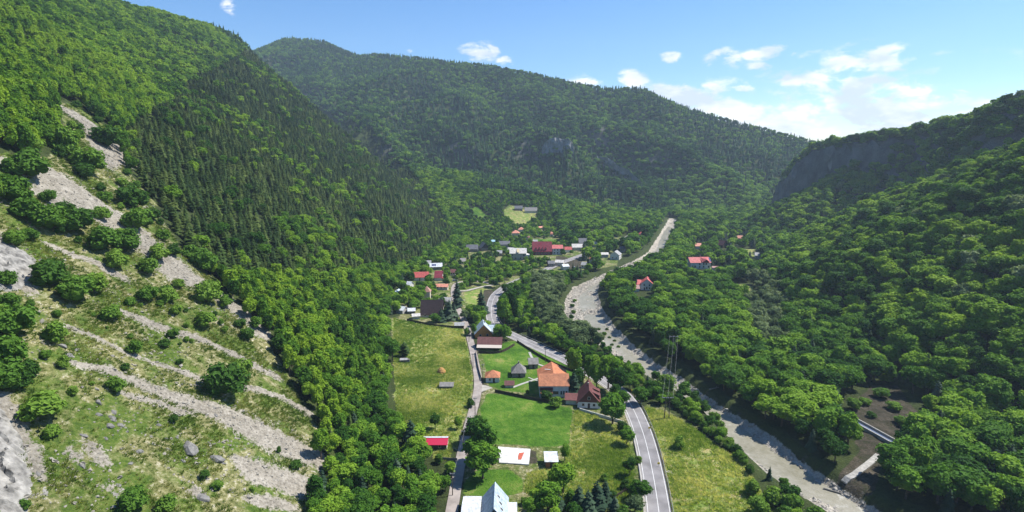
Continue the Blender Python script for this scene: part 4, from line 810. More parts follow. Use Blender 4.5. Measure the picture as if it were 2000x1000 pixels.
# single trees and bushes seen in the photo: px, py of the foot, crown width in photo px, height/width, kind
SINGLES = [
 (850,838,24,1.5,'broad'),(894,838,19,1.6,'broad'),(767,706,34,1.5,'broad'),(790,698,20,1.9,'pine'),(803,880,36,2.2,'spruce'),(943,905,72,1.2,'broad'),(928,918,56,1.2,'broad'),(943,935,70,1.1,'broad'),(925,868,50,1.1,'broad'),
 (934,850,40,1.15,'broad'),(1103,900,23,1.6,'broad'),(1122,742,40,1.7,'broad'),(1142,738,36,1.7,'broad'),(1120,772,30,1.9,'spruce'),(1128,762,30,1.6,'broad'),(1196,828,62,1.15,'broad'),(1165,762,40,1.5,'broad'),(1188,760,54,1.4,'broad'),(1205,770,44,1.3,'broad'),(1150,748,34,1.6,'broad'),(1212,800,36,1.2,'broad'),
 (1224,868,36,1.2,'broad'),(1216,846,26,1.1,'bush'),(1230,930,30,1.4,'broad'),(1250,978,46,1.0,'broad'),(1240,1005,44,1.0,'willow'),(1100,962,58,1.1,'broad'),(1130,1000,34,2.0,'spruce'),(1165,1000,38,2.1,'spruce'),(1182,985,30,2.0,'spruce'),(1148,1012,36,2.0,'spruce'),(1070,1000,60,1.1,'broad'),
 (1060,1005,40,1.2,'broad'),(1035,1010,34,1.2,'broad'),(1090,1000,34,1.3,'spruce'),(918,795,20,1.0,'bush'),(1085,795,26,.9,'bush'),(927,655,18,1.3,'broad'),(940,612,26,2.2,'spruce'),(893,600,22,3.0,'spruce'),(878,624,24,2.0,'blue'),(862,628,18,1.8,'blue'),
 (850,630,26,.8,'bush'),(907,625,20,1.1,'willow'),(912,655,16,1.0,'bush'),(985,668,30,1.2,'broad'),(985,640,34,1.8,'broad'),(1000,632,34,1.9,'broad'),(1250,545,9,3,'spruce'),(1226,548,10,2.6,'spruce'),
 (975,745,5,1.4,'pine'),(1000,772,6,1.4,'bush'),(1030,770,8,1.4,'bush'),(1012,772,5,1.6,'pine'),(1022,775,5,1.2,'bush'),(1068,782,26,.9,'bush'),
 (1325,875,26,1,'bush'),(1200,780,26,1.3,'broad')]
SINGLES += [(1045,985,30,1.1,'broad'),(1075,980,34,1.1,'broad'),(1115,985,30,1.1,'bush'),(1120,1020,40,1.2,'broad'),(1085,1030,40,1.1,'broad'),(1200,1005,24,2.,'spruce'),(1195,975,20,1.1,'bush'),(1055,960,22,.9,'bush'),(1215,1015,34,1.,'bush'),(1080,940,26,1.,'bush'),(1025,985,18,1.,'bush'),(1180,940,18,1.,'bush'),(1220,955,22,1.,'bush'),(1246,905,16,1.1,'bush'),(1240,960,24,1,'bush'),(905,850,10,1,'bush'),(965,905,12,.8,'bush'),(858,905,20,1.1,'bush'),(880,930,26,1.2,'broad'),(870,960,30,1.2,'broad'),(1690,790,26,.6,'bush'),(1720,775,34,.6,'bush'),(1745,800,30,.6,'bush'),(1700,815,22,.6,'bush'),(1760,830,30,.6,'bush'),(1668,800,30,.9,'bush'),(1655,850,40,1,'bush'),(1640,880,30,1,'bush'),(1730,745,30,.6,'bush'),(1790,830,26,.6,'bush')]
EDGE = [ # shrubs along the field edge by the river
 (1300,765,40),(1335,775,34),(1355,790,30),(1375,805,26),(1395,825,26),(1412,850,22),(1405,838,22),(1425,872,22),(1440,885,20),(1452,905,20),(1465,925,22),(1470,965,34),(1505,985,44),(1545,1000,44),(1590,1020,40),(1480,1005,44),(1530,1030,50)]
SINGLES += [(a, b_, c, .95, 'bush') for a, b_, c in EDGE]
HEDGE = [(1262+(1455-1262)*k/24+random.uniform(-3, 3), 758+(906-758)*(k/24)**1.15+random.uniform(-4, 4), random.uniform(15, 28)) for k in range(25)]
SINGLES += [(a, b_, c*.85, random.uniform(.75, 1.1), 'bush') for a, b_, c in HEDGE]
EXTRA_WIN = [(1250,790,60),(1270,770,50),(1290,790,40),(1230,760,40)]
SINGLES += [(a, b_, c*.6, 1.0, 'broad') for a, b_, c in EXTRA_WIN]
SLOPE = [(60,350,86,1),(28,395,80,1),(132,305,80,1),(178,340,80,1),(212,290,70,1),(150,455,80,1),(100,450,80,1),(58,430,70,1),(200,490,76,1),(250,492,66,1),(228,525,56,1),(290,535,50,1),(100,560,84,1),(150,590,84,1),(192,570,60,1),(262,410,76,1),(270,450,70,1),
 (400,530,64,1),(372,505,40,1),(408,592,64,1.1),(350,562,28,1),(330,592,46,1),(290,590,52,1),(218,625,44,.9),(255,598,30,1),(400,638,44,.9),(345,615,26,1.1),(325,575,30,1),(485,665,30,1.2),(340,660,26,1.1),(322,678,24,.9),(265,690,34,1),(245,722,18,1),
 (228,765,38,1),(352,712,16,1.1),(442,775,84,1),(470,740,50,1.1),(112,668,52,1),(28,660,90,1),(15,720,90,1),(125,720,22,1.6),(82,815,92,.7),(103,855,36,1),(145,770,24,1),(340,825,19,1.1),(180,752,12,1),(578,915,26,.9),(400,935,22,1.1),(425,955,24,1),
 (262,1000,60,1.1),(326,1000,44,1),(365,668,12,1.4),(90,700,24,1),(60,740,50,1),(35,760,50,1),(10,760,70,1),(200,430,40,1),(310,510,50,1),(340,500,36,1),(30,480,50,1),(5,640,60,1),(20,600,40,1),(440,650,14,1.4),(365,640,14,1.2),(545,885,10,2),(300,430,40,1),(320,470,36,1),(60,300,60,1),(25,340,50,1),
 (165,350,50,1),(95,395,40,1),(130,420,44,1),(60,470,40,1),(236,470,40,1),(12,560,50,1),(60,600,20,1),(440,600,30,1),(470,640,26,1),(500,640,30,1)]
SINGLES += [(a, b_, c*(.85 if b_ < 600 else 1), d_*.85, 'bush') for a, b_, c, d_ in SLOPE]
sp_ = np.array([s[:2] for s in SINGLES], float); sxw, syw, szw = at(sp_[:, 0], sp_[:, 1], f=lambda x, y: H(x, y))
for (px, py, wd, hw, kd), x_, y_, z_ in zip(SINGLES, sxw, syw, szw):
    _, _, dep = proj(x_, y_, z_); wm = wd*dep/FOC
    T.append((x_, y_, z_, kd, wm*hw, wm, 'single'))
# scattered small bushes on the open slope
rg = np.random.default_rng(5); x, y = jgrid(-260, -40, 90, 420, 5.2, rg); zz = H(x, y); so = sdist(x, y, OPEN)
scd = np.full(len(x), 1e3)
for s in SCREE_W:
    for i in range(len(s)-1): q, ex = seg_dist(x, y, s[i:i+2]); scd = np.minimum(scd, q-ex[0])
px, py, dd = proj(x, y, zz); m = (so > 1) & (px > -150) & (py < 1150) & (scd > 1.0)
for X_, Y_, Z_, a, b_ in zip(x[m], y[m], zz[m], px[m], py[m]):
    up = b_ < 470
    pr = .16 if up else (.16 if b_ < 700 else .07)
    if rg.random() < pr: wm = rg.uniform(3, 6.5) if up else rg.uniform(.8, 2.6); T.append((X_, Y_, Z_, 'bush', wm*rg.uniform(.7, 1.0), wm, 'slope'))
print('all', len(T))
KIND = {'broad': ('broadleaf_tree', 'tree', BROAD, 'leaf', 8.6, 6.9), 'willow': ('willow_tree', 'tree', BROAD, 'leaf_grey', 8.6, 6.9), 'pine': ('pine_tree', 'tree', PINE, 'needle', 13., 4.6),
        'spruce': ('spruce_tree', 'tree', PINE[1::2], 'needle_blue', 13., 4.6), 'blue': ('spruce_tree', 'tree', PINE[1::2], 'needle_blue', 13., 4.6), 'bush': ('bush', 'bush', BUSHV, 'bush', 6.4, 7.8)}
def dims(tr):
    x_, y_, z_, kd, h, wf, reg = tr; _, _, _, _, bh, bw = KIND[kd]
    if reg in ('single', 'slope'): return wf/bw, wf/bw, h/bh
    s = h/bh; ks = 1.0 if kd in ('pine', 'spruce') else 1.1; return s*wf*ks, s*wf*ks, s
arr = np.array([(t_[0], t_[1], t_[2]) for t_ in T]); ppx, ppy, pdep = proj(arr[:, 0], arr[:, 1], arr[:, 2])
SC = np.array([dims(t_) for t_ in T]); ROT = rg.uniform(0, 6.28, len(T))
size_px = np.array([KIND[t_[3]][5]*SC[i, 0]*KIND[t_[3]][4]*SC[i, 2] for i, t_ in enumerate(T)])/pdep**2
inview = (ppx > -10) & (ppx < 2010) & (ppy > 0) & (ppy-FOC/pdep*4 < 1000); vis2 = visible(arr[:, 0], arr[:, 1], arr[:, 2], 5)
score = np.where(inview & vis2, size_px, 0); score[[i for i, t_ in enumerate(T) if t_[6] == 'single']] += 10
kinds = np.array([KIND[t_[3]][0] for t_ in T]); single_ids = []
for kn in set(kinds):
    ids = np.where(kinds == kn)[0]; o_ = ids[np.argsort(-score[ids])][:300]; single_ids += [i for i in o_ if score[i] > (1.5e-3 if kn in ('pine_tree',) else 1e-9)]
single_set = set(int(i) for i in single_ids)
VAR = np.array([int(rng.integers(0, len(KIND[t_[3]][2]))) for t_ in T])
for i_, t_ in enumerate(T):
    if t_[3] == 'broad': VAR[i_] = 4+int(rng.integers(0, 3)) if (t_[6] == 'lefthill' and rng.random() < .75) or rng.random() < .15 else int(rng.integers(0, 4))
# meshes that single plants share
CM = {}
for kd, (nm, cat, shapes, mk, bh, bw) in KIND.items():
    for k_, (v, f) in enumerate(shapes): CM[kd, k_] = to_mesh('crown' if kd != 'bush' else 'bush', v, f, M[mk])
for k_, (v, f) in enumerate(BROAD): CM['hill', k_] = to_mesh('crown', v, f, M['leaf_hill'])
tb = trunk(8.6, .24, 5, 1); TB = to_mesh('trunk', tb.v, tb.f, M['bark']); tp = trunk(13, .22, 0, 2); TP = to_mesh('trunk', tp.v, tp.f, M['bark'])
def size_word(s): return 'tall' if s > .8 else ('medium' if s > .4 else 'small')
LANDMARKS = wpoly([(1550,900),(1680,700),(1800,650),(1900,750),(1850,950),(1960,520),(1520,600),(1420,650),(640,850),(700,760),(640,640),(560,620),(700,930),(820,930),(80,815),(60,350),(240,500),(190,810),(440,760),(1700,480),(1130,1000),(20,920),(862,724),(850,858),(1080,760),(1150,790),(965,730),(950,660),(840,600),(1000,890),(1077,900),(950,970),(1262,548),(1368,510),(1300,790),(1690,850),(365,875),(1190,760),(1250,850),(1110,590),(1400,790),(300,640),(500,850),(200,390)])
LMN = ['river shallows','top of bare bank','hillside clump','steep shaded slope','corner woodland','upper right slope','grey willow row','pylon line','lower tree belt','middle tree belt','upper tree belt','scree belt edge','bottom tree belt','lane corner','wide dark thicket','high scree thicket','mid slope thicket','slab boulder cluster','lone scraggly tree','right hill shoulder','spruce nursery','pale rock outcrop','haystack','crimson roofed hut','orange roofed house','maroon roofed chalet','orange roofed outhouse','maroon roofed barn','dark roofed farmhouse','white concrete slab','white roofed shed','grey metal roofed house','pink roofed riverside house','pink roofed guesthouse','twin pole pylon','concrete canal','grey slab boulder','road bend','main road','gravel river','brown river pool','upper scree strip','lower scree fan','wide upper scree']
def place_words(x, y, z, reg):
    d = np.hypot(LANDMARKS[:, 0]-x, LANDMARKS[:, 1]-y); k = int(np.argmin(d)); L_ = LANDMARKS[k]
    side = ('beyond' if y-L_[1] > 0 else 'in front of') if abs(y-L_[1]) > abs(x-L_[0]) else ('just right of' if x > L_[0] else 'just left of')
    zn_ = {'lefthill': 'wooded belt of the scree slope', 'righthill': 'steep wooded bank right of the river', 'valley': 'valley floor', 'spur': 'dark conifer spur', 'far': 'far mountain', 'slope': 'stony open slope', 'single': 'open ground'}[reg]
    return zn_, side, LMN[k]
NOUN = {'broadleaf_tree': 'green tree', 'willow_tree': 'grey green willow', 'pine_tree': 'dark narrow pine', 'spruce_tree': 'dark spruce', 'bush': 'green bush'}
PLUR = {'broadleaf_tree': 'green trees', 'willow_tree': 'willows', 'pine_tree': 'narrow pines', 'spruce_tree': 'spruces', 'bush': 'green bushes'}
ORD = ['nearest', 'second', 'third', 'fourth', 'fifth', 'sixth', 'seventh', 'eighth', 'ninth', 'tenth', 'eleventh', 'twelfth']
sets = {}
for i in sorted(single_set):
    x_, y_, z_, kd, h, wf, reg = T[i]; nm = KIND[kd][0]; s = SC[i]
    zn_, side, lm = place_words(x_, y_, z_, reg); hh = KIND[kd][4]*s[2]
    word = ('tall', 'medium', 'low')[0 if hh > 9 else (1 if hh > 5 else 2)]; bw_ = 'broad' if s[0] > s[2]*1.12 else ('slim' if s[0] < s[2]*.92 else 'round')
    sets.setdefault((word, bw_, nm, '', side, lm), []).append(i)
LAB = {}
for (word, bw_, nm, zn_, side, lm), ids in sets.items():
    ids = sorted(ids, key=lambda i: T[i][1]); rows = [ids[k:k+10] for k in range(0, len(ids), 10)]
    for r_i, rw in enumerate(rows):
        rw = sorted(rw, key=lambda i: ppx[i])
        for q, i in enumerate(rw):
            base = '%s %s %s %s %s' % (word, bw_, NOUN[nm], side, lm)
            if len(ids) > 1: base += (', %s row' % ORD[r_i] if len(rows) > 1 else '')+(', %s from left' % (['first']+ORD[1:])[q] if len(rw) > 1 else '')
            LAB[i] = (base, '%s %s %s %s' % (word, PLUR[nm], side, lm))
for i in sorted(single_set):
    x_, y_, z_, kd, h, wf, reg = T[i]; nm = KIND[kd][0]; k_ = VAR[i]; s = SC[i]; key = kd
    if kd == 'broad' and reg in ('lefthill', 'righthill'): key = 'hill'
    lab, g_ = LAB[i]
    if kd == 'bush':
        o = bpy.data.objects.new('bush', CM['bush', k_]); col.objects.link(o)
    else:
        o = bpy.data.objects.new(nm, None); col.objects.link(o); o.empty_display_size = .5
        c = bpy.data.objects.new('crown', CM[key, k_]); col.objects.link(c); c.parent = o
        tr = bpy.data.objects.new('trunk', TP if kd in ('pine', 'spruce', 'blue') else TB); col.objects.link(tr); tr.parent = o
    o.location = (x_, y_, z_-.15); o.scale = s; o.rotation_euler = (0, 0, ROT[i]); tag(o, lab, KIND[kd][1], g_)
rest = np.array([i for i in range(len(T)) if i not in single_set])
regs = np.array([t_[6] for t_ in T]); kds = np.array([t_[3] for t_ in T])
def field(name, sel, shapes, mk, label):
    ids = rest[sel[rest]]
    if not len(ids): return
    rot = np.zeros((len(ids), 3)); rot[:, 2] = ROT[ids]; rot[:, :2] = rng.normal(size=(len(ids), 2))*.04
    stuff_field(name, [(v, f, 0) for v, f in shapes], [M[mk]], arr[ids]-np.array([0, 0, .3]), SC[ids], rot, VAR[ids] % len(shapes), label); print(name, len(ids))
farm = regs == 'far'; y_near = arr[:, 1] < 450; bm_ = kds == 'broad'; pm_ = kds == 'pine'
field('mountain_broadleaf_forest', farm & bm_, BROAD_F, 'leaf_far', 'hazy blue green broadleaf forest covering the far mountain')
field('mountain_conifer_forest', farm & pm_, PINE_F, 'needle_far', 'dark conifers mixed through the far mountain forest')
field('spur_pine_forest', ~farm & pm_, PINE, 'needle', 'dense dark pine plantation on the long left spur')
hl = (regs == 'lefthill') | (regs == 'spur'); hr = regs == 'righthill'
field('left_hillside_forest', hl & bm_ & y_near, BROAD, 'leaf_hill', 'bright green broadleaf woods on the near left slope')
field('left_ridge_forest', hl & bm_ & ~y_near, BROAD_F, 'leaf_hill', 'broadleaf woods high on the left ridge')
field('right_hillside_forest', hr & bm_ & y_near, BROAD, 'leaf_hill', 'deep green broadleaf woods on the steep right slope')
field('right_ridge_forest', hr & bm_ & ~y_near, BROAD_F, 'leaf_hill', 'broadleaf woods along the right ridge and cliff top')
vl = regs == 'valley'
field('valley_forest', vl & bm_ & y_near, BROAD, 'leaf', 'green riverside trees filling the near valley floor')
field('village_forest', vl & bm_ & ~y_near, BROAD_F, 'leaf', 'garden and roadside trees around the far village')
field('willow_forest', kds == 'willow', BROAD, 'leaf_grey', 'grey green willows along the river')
field('spruce_forest', (kds == 'spruce') | (kds == 'blue'), PINE[1::2], 'needle_blue', 'dark spruces scattered through the valley woods')
field('bush_undergrowth', kds == 'bush', BUSHV, 'bush', 'small bushes scattered over the stony slope')
# ------------------------------------------------------------------ smaller things
def hpt(px, py):
    x, y, z = at(px, py, f=lambda x, y: H(x, y)); return float(x[0]), float(y[0]), float(z[0])
def hm(px, py): x, y, z = hpt(px, py); return float(proj(x, y, z)[2])/FOC
stone_m = mat('grey_stone', (.17,.165,.155), .95, .15, (1.1, .3), (3, .6)); conc = mat('concrete', (.34,.33,.305), .9, .2, (.7, .15)); pale_rock = mat('pale_limestone', (.235,.225,.205), .95, .15, (.5, .6), (1.4, 1.0))
metal = mat('galvanised_steel', (.30,.30,.30), .5, .4, (2, .1), metal=.3); pole_wood = mat('pole_timber', (.09,.075,.06), .9, .1, (2, .3)); wire_m = mat('wire', (.30,.30,.30), .5, .3)
# boulders on the slope
def rock_mesh(seed, a, b_, c):
    rg_ = np.random.default_rng(seed); bm = bmesh.new(); bmesh.ops.create_icosphere(bm, subdivisions=2, radius=1)
    for v in bm.verts: n_ = rg_.uniform(.8, 1.12); v.co = Vector((v.co.x*n_, v.co.y*n_, v.co.z*n_))
    for _ in range(13):
        n_ = Vector(rg_.normal(size=3)).normalized(); n_.z = abs(n_.z)*.8; n_.normalize(); dd_ = rg_.uniform(.38, .75)
        for v in bm.verts:
            q = v.co.dot(n_)-dd_
            if q > 0: v.co -= n_*q
    for v in bm.verts: v.co = Vector((v.co.x*a, v.co.y*b_, v.co.z*c))
    me = bpy.data.meshes.new('boulder'); bm.to_mesh(me); bm.free(); me.materials.append(stone_m); return me
BLD = [(192,787,16),(193,810,14),(221,806,12),(220,817,18),(215,831,18),(235,830,14),(135,693,14),(121,675,18),(149,685,10),(368,873,36),(419,896,26),(310,830,12),(358,900,12),(299,867,9),(272,882,16),(163,851,13),(422,811,10),(409,866,10),(74,925,12),(161,910,14),(398,973,28),(324,857,11),(207,856,9),(232,948,12),(436,905,9),(190,760,9),(345,855,8),(255,905,10)]
BADJ = ['flat pale slab boulder highest in the cluster','weathered grey boulder left in the cluster','small upper grey boulder in the cluster','flat grey slab boulder at the cluster centre','pointed grey boulder lowest in the cluster','flat grey boulder right in the cluster','rounded pale boulder above the open grass','pale boulder beside the small dark bush','small pale stone beside rounded boulder','largest grey slab boulder low on the slope','second largest grey boulder right of largest slab']
BADJ2 = ['medium grey boulder just above the largest slab', 'small grey boulder left of the largest slab', 'small grey stone halfway to the lower scree', 'tiny grey stone above the pale broken ledge', 'low grey boulder left of the largest slab', 'small grey boulder between slab cluster and pale ledge', 'small stone at the edge of the lower scree', 'small stone above the second largest boulder',
 'grey boulder on the pale rocks beside the outcrop', 'grey boulder above the small pale broken ledge', 'broad pale flat boulder lowest on the slope', 'small boulder directly left of the largest slab', 'small stone just below the slab cluster', 'grey boulder right of the lowest pale ledge', 'small stone right of the second largest boulder', 'small stone above the slab cluster', 'small stone above the largest slab', 'small stone between low boulder and pale ledge']
for i, (a, b_, wpx) in enumerate(BLD):
    x, y, z = hpt(a, b_); w_ = wpx*hm(a, b_)/2; rg_ = random.Random(i)
    o = bpy.data.objects.new('boulder', rock_mesh(i, w_*1.5, w_*1.0, w_*.55)); col.objects.link(o); o.location = (x, y, z+w_*.12); o.rotation_euler = (rg_.uniform(-.2, .2), R(22)+rg_.uniform(-.15, .15), rg_.uniform(-.7, .7))
    lb = BADJ[i] if i < len(BADJ) else BADJ2[i-len(BADJ)]
    tag(o, lb, 'boulder', 'boulders on the open slope')
# craggy outcrops in the near corner
def crag(name, pts, amp, label, seed, m, cell=3.2, step=.45):
    P0 = np.array([hpt(*p) for p in pts]); x0, x1, y0, y1 = P0[:, 0].min(), P0[:, 0].max(), P0[:, 1].min(), P0[:, 1].max()
    X, Y = np.meshgrid(np.arange(x0-1, x1+1, step), np.arange(y0-1, y1+1, step)); s_ = sdist(X, Y, P0); jit = fbm(X, Y, 5, 3, seed)*2.2
    k = sstep(-.3, 3.0, s_+jit); a1 = np.round(fbm(X+Y*.35, Y-X*.2, cell, 2, seed+1)*2.2+.8)/2.2; a2 = np.abs(fbm(X, Y, cell*.45, 3, seed+2)); a3 = fbm(X*.6+Y, Y*.4-X, cell*2.2, 3, seed+4)
    Z = H(X, Y)-.6+k*(amp*(.35+.42*a1+.35*a3)+a2*1.1+fbm(X, Y, .9, 2, seed+5)*.35)
    o, _ = grid_mesh(name, X, Y, Z, (s_[:-1, :-1]+jit[:-1, :-1]) > -.6, m); o.data.polygons.foreach_set('use_smooth', np.zeros(len(o.data.polygons), bool)); tag(o, label, 'rock'); return o
crag('rock_outcrop', [(-90,780),(12,792),(44,850),(62,930),(58,1020),(50,1110),(-120,1110)], 4.2, 'large pale limestone outcrop rising at the bottom corner of the slope', 301, pale_rock)
crag('rock_outcrop', [(-60,455),(28,470),(70,505),(78,545),(40,575),(-70,600)], 3.0, 'broken grey brown limestone ledges below the upper thicket', 311, pale_rock, 2.4)
crag('rock_outcrop', [(62,790),(78,830),(105,900),(120,960),(100,1000),(66,990),(60,930),(45,850)], 1.3, 'crumbling row of pale rocks beside the big outcrop', 321, pale_rock, 1.6)
crag('rock_outcrop', [(178,868),(215,880),(205,920),(180,925),(165,895)], .9, 'small pale broken ledge in the lower grass', 331, pale_rock, 1.4); crag('rock_outcrop', [(205,955),(240,930),(262,960),(230,1000),(205,990)], .9, 'pale broken ledge nearest the bottom edge of the grass', 341, pale_rock, 1.4)
# far cliff face of the right ridge
def cliff():
    q = [P(*p[:3]) for p in FAR_R[3:]]; q = [(a, b_, c-9) for a, b_, c in q]; hs = [p[3] for p in FAR_R[3:]]
    s_ = [0]; 
    for i in range(1, len(q)): s_.append(s_[-1]+math.dist(q[i][:2], q[i-1][:2]))
    n = int(s_[-1]/2.0); m_ = 34; v = []; f = []
    for i in range(n+1):
        d = i/n*s_[-1]; x = np.interp(d, s_, [a[0] for a in q]); y = np.interp(d, s_, [a[1] for a in q]); zt = np.interp(d, s_, [a[2] for a in q]); h = np.interp(d, s_, hs)+6
        ax = np.interp(d+4, s_, [a[0] for a in q])-np.interp(d-4, s_, [a[0] for a in q]); ay = np.interp(d+4, s_, [a[1] for a in q])-np.interp(d-4, s_, [a[1] for a in q]); l = math.hypot(ax, ay); nx_, ny_ = ay/l, -ax/l
        if nx_ > 0: nx_, ny_ = -nx_, -ny_
        for j in range(m_+1):
            t_ = j/m_; off = 5+10*t_**1.6+float(fbm(np.array([d]), np.array([t_*h*.35]), 20, 4, 401)[0])*12+float(np.abs(fbm(np.array([d*1.0]), np.array([t_*h*.12]), 6, 3, 402))[0])*4
            zz = zt-2-t_*h; off = off if t_ > .04 else off*.3
            v.append((x+nx_*off, y+ny_*off, zz))
    for i in range(n):
        for j in range(m_): a = i*(m_+1)+j; f.append((a, a+1, a+m_+2, a+m_+1))
    return v, f
v, f = cliff(); cl = mesh_obj('cliff', v, f, mat('cliff_rock', (.15,.145,.14), .95, .15, (.12, .5), (.35, 1.0))); tag(cl, 'tall shaded grey limestone cliff below the wooded right ridge', 'cliff')
# pale rock band on the far mountain
def scar(pts, h, label, seed):
    v = []; f = []; g_ = np.array([hpt(*p) for p in pts]); n = 40
    t0 = np.linspace(0, len(pts)-1, n)
    for i, tt in enumerate(t0):
        x, y = np.interp(tt, range(len(pts)), g_[:, 0]), np.interp(tt, range(len(pts)), g_[:, 1]); z = Hs(x, y)
        for j in range(14):
            k = j/13; w2 = math.sin(math.pi*min(max(tt/(len(pts)-1), .03), .97))**.5; o_ = float(fbm(np.array([i*1.7+seed]), np.array([j*1.3]), 5, 3, seed)[0])*5
            v.append((x, y-6-k*5-o_, z-8+(1-k)*(h*w2+13)))
    for i in range(n-1):
        for j in range(13): a = i*14+j; f.append((a, a+1, a+15, a+14))
    o = mesh_obj('cliff', v, f, mat('far_scar_rock', (.22,.215,.205), .95, .1, (.09, .4), (.5, .7))); tag(o, label, 'cliff')
scar([(1058,296),(1075,290),(1095,291),(1120,297)], 15, 'pale vertical rock face in the middle of the far mountain', 501)
scar([(1165,312),(1195,330),(1225,348),(1255,368)], 12, 'smaller dark rock face lower on the far mountain', 511)

# poles and wires
def pole(px, py, h, twin, label, name='utility_pole'):
    x, y, z = hpt(px, py) if isinstance(px, (int, float)) and py is not None else px
    t = empty(name, (x, y, z), 0, label=label, cat='pole', group='power poles' if not twin else 'twin power pylons')
    for s in ((-.9, .9) if twin else (0,)): MB().bar((s, 0, -1), (s*.8, 0, h), .22 if twin else .15, .14 if twin else .1, 8).build('post', pole_wood, t)
    ca = MB().box(-2.2 if twin else -.7, -.1, h-.5, 2.2 if twin else .7, .1, h-.3).build('crossarm', metal, t)
    for s in ((-2, 0, 2) if twin else (-.6, .6)): MB().bar((s, 0, h-.3), (s, 0, h+.12), .09, .06, 6).build('insulator', conc, ca)
    if twin: MB().bar((-.8, 0, h*.45), (.8, 0, h*.85), .08).bar((.8, 0, h*.45), (-.8, 0, h*.85), .08).build('brace', pole_wood, t)
    return (x, y, z+h)
def wire(a, b_, off, label, sag=1.2):
    mb = MB(); pr = None
    for i in range(17):
        t_ = i/16; p = (a[0]+(b_[0]-a[0])*t_+off, a[1]+(b_[1]-a[1])*t_, a[2]+(b_[2]-a[2])*t_-4*sag*t_*(1-t_)+.1)
        if pr: mb.bar(pr, p, .025, n=4)
        pr = p
    tag(mb.build('power_cable', wire_m), label, 'cable', 'overhead power cables')
A_ = pole(1302, 818, 9.0, True, 'twin post wooden power pylon at the edge of the roadside field'); B_ = pole(1314, 695, 10.5, True, 'twin post power pylon among trees across the river')
x, y = 47, 92; C_ = (x, y, 12.0)
for s, nm in ((-2, 'leftmost'), (0, 'middle'), (2, 'rightmost')):
    wire(B_, A_, s, '%s of three cables strung across the river between pylons' % nm, 2.5)
LP = [(916,668),(924,720),(943,742),(928,812),(905,880),(884,968)]
tops = [pole(a, b_, 7.5, False, 'thin wooden pole beside the village lane, %s' % w2) for (a, b_), w2 in zip(LP, ('by the long maroon barn', 'by the upper yard fence', 'by the orange outhouse', 'beside the bright lawn', 'above the dark crown', 'nearest the bottom edge'))]
for i in range(len(tops)-1): wire(tops[i], tops[i+1], .5, 'thin cable along the lane, %s span from the far end' % ORD[i], .5)
for (a, b_, w2) in ((1065,708,'roadside verge above the yard'),(1222,800,'start of the road bend'),(985,560,'upper road curve')): pole(a, b_, 7, False, 'slim single pole at the %s' % w2, 'lamp_post')

# guard rails, walls and fences
def along(pl, off):
    p = np.asarray(pl)[:, :2]; tn = np.gradient(p, axis=0); tn /= np.hypot(tn[:, 0], tn[:, 1])[:, None]; return np.stack([p[:, 0]+tn[:, 1]*off, p[:, 1]-tn[:, 0]*off], 1)
def strip(name, pts, zf, h0, h1, th, m, parent=None):
    v = []; f = []; p = np.asarray(pts); tn = np.gradient(p, axis=0); tn /= np.hypot(tn[:, 0], tn[:, 1])[:, None]
    for i in range(len(p)):
        z = zf(p[i, 0], p[i, 1]); a = (-tn[i, 1]*th/2, tn[i, 0]*th/2)
        for s, h in ((1, h0), (1, h1), (-1, h1), (-1, h0)): v.append((p[i, 0]+a[0]*s, p[i, 1]+a[1]*s, z+h))
    for i in range(len(p)-1):
        for j in range(4): f.append((i*4+j, i*4+(j+1) % 4, (i+1)*4+(j+1) % 4, (i+1)*4+j))
    f += [(0, 1, 2, 3), tuple(len(v)-4+j for j in (3, 2, 1, 0))]
    return mesh_obj(name, v, f, m, parent)
def rail(i0, i1, off, label):
    p = along(MAIN_ROAD, off)[i0:i1]; t = empty('guard_rail', (0, 0, 0), label=label, cat='guard rail'); strip('rail', p, road_z, .45, .78, .09, metal, t)
    pm = MB().box(-.07, -.07, -.6, .07, .07, .75).build('post', metal, t); first = True
    for q in p[::2]:
        o = pm if first else bpy.data.objects.new('post', pm.data); 
        if not first: col.objects.link(o); o.parent = t
        o.location = (q[0], q[1], road_z(*q)); first = False
py_ = proj(MAIN_ROAD[:, 0], MAIN_ROAD[:, 1], np.array([road_z(*q) for q in MAIN_ROAD]))[1]
idx = lambda y: int(np.argmin(np.abs(py_-y)))
sgn = 1 if along(MAIN_ROAD, 1)[5][0] > MAIN_ROAD[5][0] else -1
rail(0, idx(768), sgn*4.0, 'steel guard rail on the outer side of the road bend'); rail(idx(740), idx(655), sgn*4.0, 'steel guard rail on the river side of the road behind the yard')
rail(idx(640), idx(560), sgn*4.0, 'steel guard rail on the upper S curve of the road')
kerb = strip('kerb_wall', along(MAIN_ROAD, -sgn*4.0)[idx(960):idx(830)], road_z, -.2, .35, .35, conc); tag(kerb, 'low pale concrete kerb wall on the inner side of the road bend', 'wall')
def fence(pts, h, m, label, name='fence', solid=True, postn=3.0):
    g_ = smooth([hpt(*p) for p in pts], 1.5); t = empty(name, (0, 0, 0), label=label, cat='fence' if name == 'fence' else 'wall')
    l = 0; prev = None; seg = []
    n = max(2, int(postn/1.5)); pm = None
    for i in range(0, len(g_)-1, n):
        sub = g_[i:i+n+1]
        if len(sub) < 2: break
        strip('fence_panel' if name == 'fence' else 'wall_section', sub, Hs, -.2 if solid else .5, h, .07 if name == 'fence' else .22, m, t)
        q = sub[0]
        if pm is None: pm = MB().box(-.08, -.08, -.5, .08, .08, h+.12).build('post', m, t); o = pm
        else: o = bpy.data.objects.new('post', pm.data); col.objects.link(o); o.parent = t
        o.location = (q[0], q[1], Hs(*q))
fence([(967,766),(1010,775),(1060,785),(1085,790)], 1.3, wood_dark, 'dark brown board fence between the yard and bright lawn')
